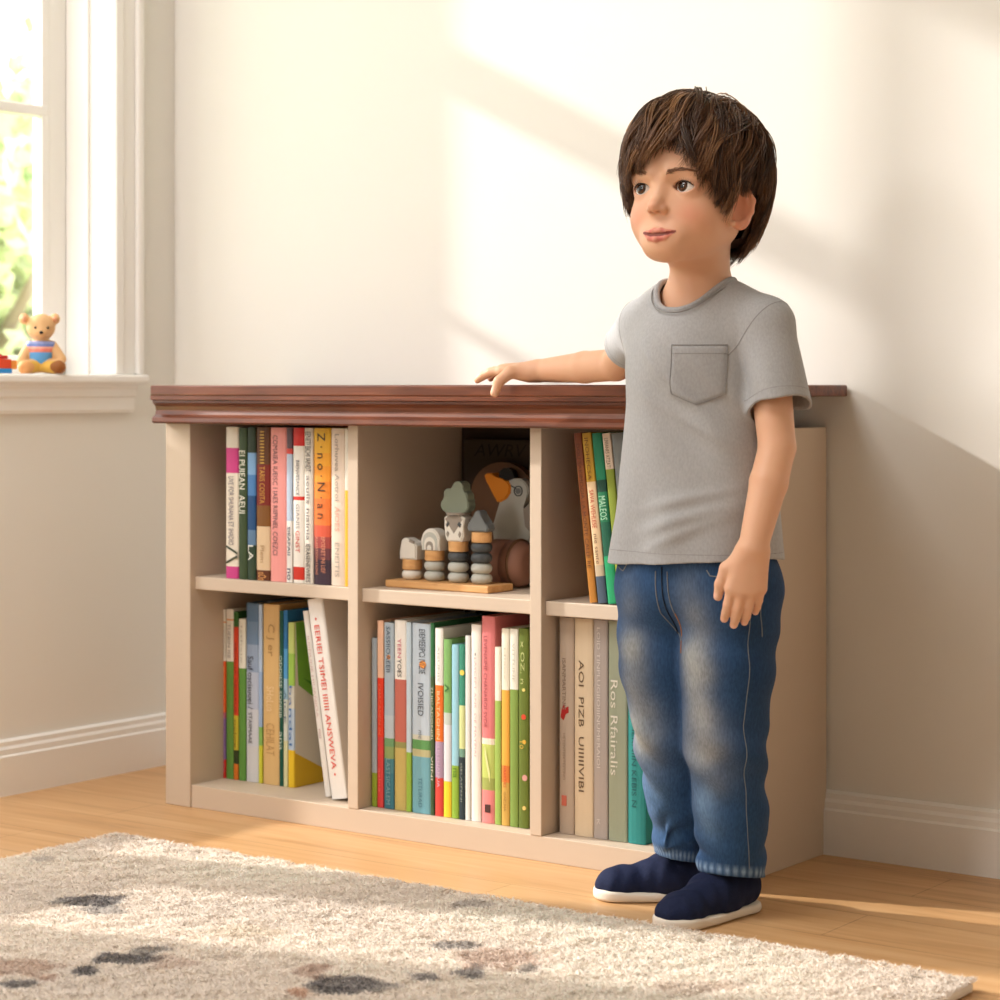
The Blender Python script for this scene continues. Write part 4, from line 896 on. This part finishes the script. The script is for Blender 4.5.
# ---- hair: a cap hugging the skull and locks that fall from the crown
sc_, sr_ = SK
CR = A3(.012, -.055, 1.0); CR = CR/np.linalg.norm(CR)*1.0
w0 = A3(.10, -.42, .90); w0 /= np.linalg.norm(w0)
def zend(az):
    """lowest hair height (head frame) by azimuth: 0 = forehead, + = child's left"""
    a = np.degrees(az); xs = [-180, -125, -108, -78, -70, -56, -44, -30, -10, 0, 6, 12, 24, 34, 46, 58, 65, 70, 75, 108, 122, 180]
    zs = [-.068, -.062, .000, .000, -.012, -.018, .000, .026, .031, .034, .040, .048, .036, .022, .008, -.014, -.024, -.016, .004, .002, -.054, -.064]
    return np.interp(a, xs, zs)
def on_skull(u): return sc_+u*(sr_ if u[2] > 0 else sr_*A3(1, 1, 1.65))
def cap_f(P):
    q = (P-sc_)/sr_; q[:, 2] = np.where(q[:, 2] < 0, q[:, 2]/1.65, q[:, 2]); r = np.linalg.norm(q, axis=1); d = (r-1.085)*sr_.min()
    az = np.degrees(np.arctan2(P[:, 0], P[:, 1])); ze = np.interp(az, [-180, -125, -106, -80, -66, -50, -30, 0, 12, 30, 50, 62, 74, 108, 125, 180], [-.056, -.050, .020, .018, .0, .014, .040, .052, .064, .054, .036, .012, .014, .014, -.050, -.058])
    return np.maximum(d, (ze-P[:, 2])*.8)
Vc, Qc = mesh_sdf(cap_f, (-.1, -.13, -.10), (.1, .11, .13), .003)
g = np.random.default_rng(21)
SV, SQ, SC = [frH(Vc)], [Qc], [np.tile(np.array(srgb(56, 37, 24)[:3]), (len(Vc), 1))]
nv = len(Vc)
def lock_path(u, L_, lift, sweep, ph, zlim_jit, nst=12):
    """walk over the skull away from the crown, lifted off it"""
    pts = []; u = u/np.linalg.norm(u); st = L_/nst
    for i in range(nst+1):
        t = i/nst; p = on_skull(u); nrm = (u/sr_); nrm /= np.linalg.norm(nrm)
        h = .004+lift*(math.sin(PI*min(1, .13+.66*t))**.8)
        pts.append(p+nrm*h)
        d = u-w0; d = d-u*(d@u); ln = np.linalg.norm(d)
        d = d/ln if ln > 1e-4 else np.cross(u, A3(1, 0, 0))
        sd = np.cross(u, d); d = d+sd*(sweep+.36*math.sin(3.6*t+ph)); d /= np.linalg.norm(d)
        u = u+d*st/.082; u /= np.linalg.norm(u)
        az = math.atan2(p[0], p[1])
        if p[2] < zend(az)+zlim_jit and i > 2: break
    return np.array(pts)
def resamp(P, n):
    s = np.r_[0, np.cumsum(np.linalg.norm(np.diff(P, axis=0), axis=1))]; t = np.linspace(0, s[-1], n)
    return np.stack([np.interp(t, s, P[:, k]) for k in range(3)], 1)
NS = 10
def add_strand(P, r0, col):
    global nv
    T_ = np.gradient(P, axis=0); T_ /= np.linalg.norm(T_, axis=1)[:, None]+1e-9
    out = P-sc_; A_ = np.cross(T_, out); A_ /= np.linalg.norm(A_, axis=1)[:, None]+1e-9; B_ = np.cross(T_, A_)
    k = len(P); tq = np.linspace(0, 1, k); rr = (r0*np.clip(1.15-tq**2.2*1.05, .1, 1)*np.clip(.15+tq*5, 0, 1))[:, None]
    R3 = np.stack([P+A_*rr, P-A_*rr*.5+B_*rr*.8, P-A_*rr*.5-B_*rr*.8], 1).reshape(-1, 3)
    i = np.arange(k-1)[:, None]; j = np.arange(3)[None]; q = np.stack([i*3+j, i*3+(j+1) % 3, (i+1)*3+(j+1) % 3, (i+1)*3+j], -1).reshape(-1, 4)
    SV.append(frH(R3)); SQ.append(q+nv); SC.append(np.tile(col, (3*k, 1))); nv += 3*k
hues = [srgb(86, 58, 37)[:3], srgb(104, 71, 45)[:3], srgb(122, 86, 55)[:3], srgb(70, 46, 30)[:3], srgb(142, 102, 66)[:3]]
nl = 0
while nl < 560:
    u = g.normal(size=3); u /= np.linalg.norm(u)
    p = on_skull(u); az = math.atan2(p[0], p[1])
    if p[2] < zend(az)+.012 or p[2] < -.06: continue
    front = math.exp(-(az/.9)**2)
    dist = math.acos(np.clip(u@w0, -1, 1))
    up_ = max(0, u[2])
    lift = g.uniform(.008, .018)*(.9+.5*front)
    L_ = g.uniform(.06, .11)
    sweep = (.42*front if u[2] > -.3 else 0)*(1 if az < .25 else -.7)+g.normal()*.26
    path = lock_path(u, L_, lift, sweep, g.uniform(0, 6.28), g.normal()*.008)
    if len(path) < 4: continue
    path = resamp(path, NS); nl += 1
    wd = g.uniform(.0035, .0065); hue = np.array(hues[g.choice(5, p=[.28, .3, .2, .14, .08])])
    T_ = np.gradient(path, axis=0); out = path-sc_; out /= np.linalg.norm(out, axis=1)[:, None]; side = np.cross(T_, out); side /= np.linalg.norm(side, axis=1)[:, None]+1e-9
    lj = g.normal()*.006
    for k in range(16):
        a, b = g.normal()*wd, g.normal()*wd*.45
        tt = np.linspace(0, 1, NS); sp = (1-.72*tt**1.4)[:, None]
        flick = (g.normal()*.0030)*(tt**2)[:, None]
        Pk = path+side*(a*sp+flick)+out*(b*sp+abs(g.normal())*.0026*(tt**2)[:, None])
        kk = np.where(Pk[:, 2] < zend(np.arctan2(Pk[:, 0], Pk[:, 1]))-lj-g.uniform(0, .007))[0]; kk = kk[kk > 2]
        if len(kk): Pk = resamp(Pk[:kk[0]+1], NS)
        add_strand(Pk, g.uniform(.0006, .00105), hue*g.uniform(.8, 1.2))
# a few stray strands standing off the crown
for k in range(14):
    u = w0+g.normal(size=3)*.42; u /= np.linalg.norm(u)
    P = lock_path(u, g.uniform(.05, .09), g.uniform(.016, .021), g.normal()*.5, g.uniform(0, 6), -.5)
    if len(P) > 4: add_strand(resamp(P, NS), .0005, np.array(hues[2]))
child('hair', np.concatenate(SV), np.concatenate(SQ), M['hair'], col=np.concatenate(SC))

# ---- T-shirt
TZ = [.40, .455, .52, .60, .68, .74, .80]; TA = [.124, .120, .114, .107, .101, .095, .088]; TB = [.090, .089, .085, .082, .079, .073, .064]
def torso(P, inset=0.0):
    z = P[:, 2]; a = np.interp(z, TZ, TA)-inset; b = np.interp(z, TZ, TB)-inset
    x = P[:, 0]+1.4815+.002*np.clip((.6-z)/.1, -1, 1); y = P[:, 1]-2.468
    k0 = np.sqrt((x/a)**2+(y/b)**2)+1e-9; k1 = np.sqrt((x/a**2)**2+(y/b**2)**2)+1e-9
    return smax(k0*(k0-1)/k1, z-.755+inset, .06)
yoke_in_L, yoke_in_R = A3(-1.436, 2.474, .794), A3(-1.528, 2.474, .794)
slL = (A3(-1.345, 2.448, .655)-SHL); slL /= np.linalg.norm(slL); endL = SHL+slL*.108
slR = (ER_-SHR); slR /= np.linalg.norm(slR); endR = SHR+slR*.078
def shirt_core(P, ins, ext):
    d = torso(P, ins); d = smin(d, ell((-1.482, 2.466, .730), (.092-ins, .076-ins, .092-ins))[0](P), .03)
    for a, b, r0, r1 in ((yoke_in_L, SHL, .036, .036), (yoke_in_R, SHR, .036, .035)):
        d = smin(d, cone(a, b, r0-ins, r1-ins)[0](P), .035)
    for S_, dr_, en, r0, r1 in ((SHL, slL, endL, .037, .0385), (SHR, slR, endR, .036, .0345)):
        e2 = en+dr_*.03
        s_ = cone(S_, e2, r0-ins, r1+.001-ins)[0](P)
        if not ext: s_ = np.maximum(s_, (P-en)@dr_)
        d = smin(d, s_, .011)
    return d
NB, NT = A3(-1.482, 2.450, .768), A3(-1.476, 2.474, .90)
def folds(P):
    z = P[:, 2]; x = P[:, 0]+1.484; y = P[:, 1]-2.468
    w = np.clip((.80-z)/.1, 0, 1)
    o = wob(P, 11, (18, 44), .0030, 7, (1, 1, .7))*w
    u = x+.62*(z-.60)+.02*np.sin(z*17+x*9)
    env = np.clip(1-np.abs(z-.62)/.16, 0, 1)*np.clip((x+.11)/.1, 0, 1)*(y < .03)
    o += .0036*np.sin(u*80+.9*np.sin(z*26+x*20))*env
    o += .0040*np.sin(np.arctan2(y, x)*6.5+4*z+.8*np.sin(z*30))*np.clip((.58-z)/.12, 0, 1)
    # pulled creases at the waist, and a sag from the pocket down
    for zc_, sl_, am, wd_c in ((.520, .30, .0050, .010), (.545, .22, .0036, .009), (.500, .42, .0034, .009), (.655, -.55, .0032, .010), (.690, -.9, .0026, .009)):
        l_ = z-zc_-sl_*(x-.02); o -= am*np.exp(-(l_/wd_c)**2)*np.exp(-((x-.03)/.055)**2)*(y < .02)
    return o
def shirt(P):
    fo = folds(P); d = shirt_core(P, 0, False)+fo
    inn = shirt_core(P, .0042, True)+fo
    nk = cone(NB, NT, .041, .056)[0](P)
    d = np.maximum(d, -np.minimum(inn, nk))
    hem = .4635+.006*np.sin((P[:, 0]+1.484)*16+.6)+.004*np.sin((P[:, 1]-2.4)*30)
    return np.maximum(d, hem-P[:, 2])
V, Q = mesh_sdf(shirt, (-1.76, 2.33, .44), (-1.27, 2.64, .87), .0016, slack=2.2)
child('t_shirt', V, Q, M['tshirt'], col=np.tile(np.array(srgb(170, 170, 171)[:3]), (len(V), 1)))
shirt_o = boy.children[-1]
bvh_s = BVHTree.FromPolygons([tuple(v) for v in V], [tuple(int(k) for k in q) for q in Q])
def cast(bv, o, d, off):
    h = bv.ray_cast(Vector(o), Vector(d).normalized()); return None if h[0] is None else h[0]+(-Vector(d).normalized())*off
def ring_on(bv, c, ax, R_, r, name, m, parent, n=96, off=.0, far=.056):
    ax = Vector(ax).normalized(); u = ax.orthogonal().normalized(); v = ax.cross(u); pts = []
    for k in range(n+1):
        d = u*math.cos(2*PI*k/n)+v*math.sin(2*PI*k/n); p = cast(bv, Vector(c)+d*R_, -d, off)
        if p is not None and (p-Vector(c)).length < far: pts.append(p)
    if len(pts) > 4: return mbc(MB().tube(pts, r, 6), name, m, parent)
ring_on(bvh_s, endL-slL*.012, slL, .12, .0005, 'sleeve_stitch', M['seam'], shirt_o, off=-.0002); ring_on(bvh_s, endR-slR*.012, slR, .12, .0005, 'sleeve_stitch', M['seam'], shirt_o, off=-.0002)
def arc_on(bv, pts, frm, r, name, m, parent, off=0):
    out = []
    for p in pts:
        q = cast(bv, frm(p), Vector(p)-Vector(frm(p)), off)
        if q is not None: out.append(q)
    if len(out) > 2: return mbc(MB().tube(out, r, 6), name, m, parent)
# collar rib: follows the neckline
cp = []
axn = Vector(NT-NB).normalized(); un = axn.orthogonal().normalized(); vn = axn.cross(un)
for k in range(97):
    d = un*math.cos(2*PI*k/96)+vn*math.sin(2*PI*k/96); best = None
    for j in range(140):
        s_ = .012+.0007*j; R_ = .041+.015*s_/(.134)+.0022; p = Vector(NB)+axn*s_+d*R_
        if shirt(np.array([p])+0)[0] < 0.0: best = p
    if best is not None: cp.append(best)
pr = [Vector(p) for p in cp[:-1]]; N_ = len(pr)
for _ in range(6): pr = [(pr[k-1]+pr[k]*2+pr[(k+1) % N_])/4 for k in range(N_)]
pr.append(pr[0]); mb = MB()
for a_, r_ in ((0, .0042),): mb.tube(pr, r_, 10)
mbc(mb, 'collar', M['tshirt'], shirt_o, col=srgb(162, 162, 163))
mbc(MB().tube([p+(p-Vector(NB)-axn*((p-Vector(NB)).dot(axn))).normalized()*.0066-axn*.0035 for p in pr], .0008, 6), 'collar_stitch', M['seam'], shirt_o)
# shoulder seam of the child's left sleeve
for S_, dr_, sg in ((SHL, slL, 1), (SHR, slR, -1)):
    ring_on(bvh_s, S_+dr_*.006, (dr_+A3(sg*1.0, 0, .1)), .12, .0006, 'sleeve_seam', M['seam'], shirt_o, off=-.0001, far=.082)
ring = []
for k in range(121):
    a = 2*PI*k/120; d = A3(math.cos(a), math.sin(a), 0); p = cast(bvh_s, A3(-1.484, 2.468, .4785)+d*.3, -d, -.0002)
    if p is not None and p.z < .6 and (Vector(BO)+Vector((0, .003, .4785))-p).length < .15: ring.append(p)
mbc(MB().tube(ring, .0005, 6), 'hem_stitch', M['seam'], shirt_o)
# breast pocket on the child's left chest
fn = A3(.12, -1, 0); fn /= np.linalg.norm(fn); ft = A3(1, .12, 0); ft /= np.linalg.norm(ft)
pc = A3(-1.438, 2.395, .709)
outl = [(-.029, .034), (.029, .034), (.028, -.020), (.004, -.034), (-.004, -.034), (-.027, -.022)]
def pk(u, v, off): return cast(bvh_s, pc+ft*u+A3(0, 0, v)+fn*.15, -fn, off)
NU, NVv = 22, 24; PV, PQ = [], []
def half(v): return .029-.002*max(0, -v/.03)
grid = {}
for j in range(NVv+1):
    for i in range(NU+1):
        v0 = .036; u = (-1+2*i/NU)*.034; vb = -.027-.013*(1-abs(-1+2*i/NU)); v = v0+(vb-v0)*j/NVv
        e = min(i, NU-i, j, NVv-j)
        p = pk(u, v, .0022 if e > 0 else .0002); grid[i, j] = len(PV); PV.append(tuple(p))
for j in range(NVv):
    for i in range(NU): PQ.append((grid[i, j], grid[i, j+1], grid[i+1, j+1], grid[i+1, j]))
o = child('pocket', np.array(PV), np.array(PQ), M['tshirt'], shirt_o, np.tile(np.array(srgb(163, 163, 164)[:3]), (len(PV), 1)))
def pline(uv, off, r, nm='pocket_stitch'):
    P = []
    for (a, b), (c, d) in zip(uv, uv[1:]):
        for k in range(12): P.append(pk(a+(c-a)*k/12, b+(d-b)*k/12, off))
    P.append(pk(*uv[-1], off)); mbc(MB().tube(P, r, 5), nm, M['seam'], shirt_o)
ol = [(-.034, .036), (-.034, -.027), (0, -.040), (.034, -.027), (.034, .036)]
pline(ol, .0011, .0006); pline([(-.034, .036), (.034, .036)], .0014, .0007); pline([(-.034, .025), (.034, .025)], .0023, .0005)

# ---- jeans
LL = [A3(-1.428, 2.468, .425), A3(-1.432, 2.462, .330), A3(-1.437, 2.466, .235), A3(-1.441, 2.487, .14), A3(-1.446, 2.500, .045)]; LRr = [.064, .060, .0535, .0475, .0440]
RL = [A3(-1.530, 2.468, .425), A3(-1.534, 2.470, .330), A3(-1.530, 2.482, .235), A3(-1.530, 2.506, .14), A3(-1.536, 2.526, .06)]; RRr = [.062, .0565, .0480, .0425, .0395]
def jfold(P, seed, cx):
    z = P[:, 2]; a = np.arctan2(P[:, 1]-2.48, P[:, 0]-cx)
    o = wob(P, seed, (20, 50), .0018, 6, (1, 1, 1.3))
    m1 = .55+.45*np.sin(a*1.0+seed*2.1); m2 = .55+.45*np.sin(a*1.0+seed*4.3+1)
    o += .0040*m1*np.sin(z*105+2.2*np.sin(a+seed)+1.2*a)*np.exp(-((z-.205)/.05)**2)
    o += .0042*m2*np.sin(z*150+2.4*np.sin(a*1.0+seed*2)-1.0*a)*np.exp(-((z-.085)/.035)**2)
    o += .0028*m1*np.sin(z*95+2.0*a)*np.exp(-((z-.37)/.05)**2)
    return o
def leg(P, J, R_, ins):
    d = np.full(len(P), 1e3)
    for i in range(4): d = smin(d, cone(J[i], J[i+1], R_[i]-ins, R_[i+1]-ins)[0](P), .012)
    return d
ndL, ndR = A3(0, -.16, -1), A3(-.10, -.10, -1); hemL, hemR = A3(-1.446, 2.500, .053), A3(-1.536, 2.526, .060)
ndL /= np.linalg.norm(ndL); ndR /= np.linalg.norm(ndR)
def jeans_core(P, ins):
    z = P[:, 2]; x = P[:, 0]+1.480; y = P[:, 1]-2.466
    a, b = .106-ins-.10*np.clip(z-.44, 0, 1), .076-ins
    k0 = np.sqrt((x/a)**2+(y/b)**2)+1e-9; k1 = np.sqrt((x/a**2)**2+(y/b**2)**2)+1e-9
    hip = smax(k0*(k0-1)/k1, .395-z, .05)
    l1 = leg(P, LL, LRr, ins)+jfold(P, 1, -1.437); l2 = leg(P, RL, RRr, ins)+jfold(P, 2, -1.532)
    l1 = smax(l1, z-.47, .02); l2 = smax(l2, z-.47, .02)
    return smin(smin(l1, l2, .010), hip, .03), l1, l2
def jeans(P):
    d, l1, l2 = jeans_core(P, 0); inn, m1, m2 = jeans_core(P, .0042)
    hc = np.where(l1 < l2, (P-hemL)@ndL, (P-hemR)@ndR)
    d = np.maximum(d, hc); d = np.maximum(d, -inn)
    return np.maximum(d, P[:, 2]-.495)
V, Q = mesh_sdf(jeans, (-1.63, 2.36, .03), (-1.35, 2.60, .51), .0016, slack=2.2)
z = V[:, 2]; f_leg = np.linalg.norm((V-LL[2])[:, :2], axis=1) < np.linalg.norm((V-RL[2])[:, :2], axis=1)
C = np.tile(np.array(srgb(46, 76, 114)[:3]), (len(V), 1))
def fade(c, r, rgb, amt):
    q = (V-np.array(c))/np.array(r); w = np.exp(-(q**2).sum(1))*amt*(1+.35*wob(V, 77, (40, 110), 1, 6)); tw = np.clip(w, 0, 1)[:, None]
    C[:] = C*(1-tw)+np.array(srgb(*rgb)[:3])*tw
fade((-1.446, 2.405, .335), (.024, .06, .085), (156, 158, 156), .8); fade((-1.436, 2.41, .28), (.016, .06, .06), (170, 172, 172), .45); fade((-1.444, 2.41, .222), (.030, .06, .045), (170, 166, 156), .65); fade((-1.452, 2.42, .155), (.020, .06, .055), (122, 152, 184), .6)
fade((-1.543, 2.41, .335), (.022, .06, .08), (140, 143, 144), .7); fade((-1.546, 2.43, .235), (.028, .06, .045), (176, 174, 162), .7); fade((-1.552, 2.42, .29), (.014, .06, .05), (160, 164, 166), .4); fade((-1.548, 2.46, .15), (.024, .06, .05), (110, 140, 172), .5)
# darker towards the child's left side, pale worn cuffs
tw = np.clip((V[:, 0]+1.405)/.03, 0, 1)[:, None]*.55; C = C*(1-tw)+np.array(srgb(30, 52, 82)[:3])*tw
hd = np.where(f_leg, (V-hemL)@ndL, (V-hemR)@ndR)
w = np.clip(1-np.abs(hd+.0075)/.009, 0, 1)*(.45+.35*np.sin(np.arctan2(V[:, 1]-2.51, V[:, 0]-np.where(f_leg, -1.446, -1.536))*34)); w = np.clip(w, 0, 1)[:, None]
C = C*(1-w)+np.array(srgb(150, 176, 204)[:3])*w
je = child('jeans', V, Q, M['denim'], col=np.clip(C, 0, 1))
bvh_j = BVHTree.FromPolygons([tuple(v) for v in V], [tuple(int(k) for k in q) for q in Q])
def jline(pts, d, r, m=M['thread'], nm='stitching', off=.0004, n=16):
    P = []
    for a, b in zip(pts, pts[1:]):
        for k in range(n):
            p = A3(*a)+(A3(*b)-A3(*a))*k/n; q = cast(bvh_j, p-A3(*d)*.2, d, off)
            if q is not None: P.append(q)
    if len(P) > 2: mbc(MB().tube(P, r, 5), nm, m, je)
sd = (-.80, .60, 0)
for z0_, z1_ in ((.455, .06),):
    jline([(-1.412, 2.452, .455), (-1.412, 2.452, .36), (-1.414, 2.452, .26), (-1.420, 2.470, .16), (-1.424, 2.488, .066)], sd, .00055, n=24)
jline([(-1.40, 2.462, .455), (-1.40, 2.462, .40), (-1.402, 2.47, .372)], sd, .0007)
fd = (0, 1, 0)
jline([(-1.496, 2.4, .455), (-1.496, 2.4, .40), (-1.488, 2.4, .376), (-1.474, 2.4, .362)], fd, .0008)
jline([(-1.478, 2.4, .455), (-1.476, 2.4, .40), (-1.474, 2.4, .362)], fd, .0008)
jline([(-1.475, 2.4, .40), (-1.474, 2.4, .345)], fd, .0008, mat('rust_thread', srgb(170, 110, 60), .8))
jline([(-1.425, 2.4, .459), (-1.420, 2.4, .452), (-1.404, 2.4, .450)], (-.3, 1, 0), .0008)
for cz in (.455,): jline([(-1.57, 2.4, cz), (-1.556, 2.4, cz-.004), (-1.548, 2.4, cz+.006)], fd, .0008)
MB_ = MB()
mbc(MB().tube([cast(bvh_j, A3(-1.486, 2.2, z_), (0, 1, 0), .001) or Vector((-1.486, 2.39, z_)) for z_ in np.linspace(.46, .372, 14)], .0009, 5), 'fly_seam', mat('dark_denim', srgb(28, 42, 62), .9), je)

# ---- slip-on shoes
def shoe(ank, dr, label):
    dr = A3(dr[0], dr[1], 0); dr /= np.linalg.norm(dr); lt = A3(-dr[1], dr[0], 0); Rm = np.stack([lt, dr, A3(0, 0, 1)], 1)
    org = A3(ank[0], ank[1], 0); to = lambda P: (P-org)@Rm; fr = lambda L_: org+L_@Rm.T
    def outline(P, grow):
        u = P[:, 1]; c = np.clip(u, -.022, .100); hw = np.interp(u, [-.05, -.02, .02, .06, .095, .13], [.026, .027, .0275, .031, .031, .030])+grow
        return np.hypot(u-c, P[:, 0])-hw
    def sole(P):
        d = outline(P, .0035); zz_ = np.maximum(P[:, 2]-(.0132+.003*np.clip((P[:, 1]-.06)/.06, 0, 1)), .0006-P[:, 2])
        return smax(d, zz_, .006)
    def upper(P):
        d = cone((0, -.022, .032), (0, .03, .030), .0275, .0285)[0](P)
        d = smin(d, cone((0, .03, .025), (0, .097, .0195), .0275, .0225)[0](P), .03)
        d = smin(d, cone((0, -.012, .045), (0, -.008, .075), .0275, .028)[0](P), .02)
        d = smin(d, ell((0, .095, .018), (.0315, .0365, .0225))[0](P), .012)
        d = d+.0006*np.sin(P[:, 1]*260+2*np.sin(P[:, 0]*90))
        return smax(d, .0112-P[:, 2], .003)
    lo, hi = A3(-.06, -.08, -.005), A3(.06, .16, .11)
    V, Q = mesh_sdf(upper, lo, hi, .0018); sh = child('shoe', fr(V), Q, M['shoe']); sh['label'] = label
    V, Q = mesh_sdf(sole, lo, hi, .0018); child('sole', fr(V), Q, M['sole'], sh)
shoe((-1.452, 2.500), (-.16, -1), 'navy knit slip-on shoe with off-white sole, nearer foot')
shoe((-1.537, 2.548), (-.80, -.60), 'navy knit slip-on shoe with off-white sole, turned outward beside the bookcase')
# ================================================================ CAMERA AND LIGHT
cam = bpy.data.cameras.new('camera'); co = bpy.data.objects.new('camera', cam); COL.objects.link(co)
co.location = (0, 0, CAMZ); co.rotation_euler = (PI/2, 0, YAW)
cam.sensor_width = 36; cam.lens = 36*FPX/1000; cam.shift_y = -(500-HOR)/1000; cam.clip_start = .05
cam.dof.use_dof = True; cam.dof.focus_distance = 2.98; cam.dof.aperture_fstop = 6.3
scene.camera = co
def light(name, kind, energy, color, loc=(0, 0, 0), to=None, d=None, **k):
    l = bpy.data.lights.new(name, kind); l.energy = energy; l.color = color
    for a, b in k.items(): setattr(l, a, b)
    o = bpy.data.objects.new(name, l); COL.objects.link(o); o.location = loc
    v = Vector(d) if d is not None else Vector(to)-Vector(loc)
    o.rotation_euler = v.to_track_quat('-Z', 'Y').to_euler(); return o
light('sunlight', 'SUN', 6.2, (1, .965, .92), (-6, .5, 4), d=(1, .285, -.5), angle=math.radians(1.6))
# added fill lamps: below the ceiling; left of camera, for the soft head shadow
light('ceiling_fill', 'AREA', 41, (1, .988, .985), (-2.25, 1.0, 2.5), d=(0, 0, -1), shape='SQUARE', size=1.1)
light('left_fill', 'AREA', 20, (1, .985, .97), (-2.2, -.7, 1.75), to=(-1.4, 2.6, .8), shape='RECTANGLE', size=.4, size_y=.5)
wd_ = bpy.data.worlds.new('daylight'); scene.world = wd_; wd_.use_nodes = True
bg = wd_.node_tree.nodes['Background']; bg.inputs['Color'].default_value = (1.0, .985, .97, 1); bg.inputs['Strength'].default_value = 3.4
vs = scene.view_settings; vs.view_transform = 'Standard'; vs.look = 'None'; vs.exposure = -0.2; vs.gamma = 1.0; vs.use_curve_mapping = False
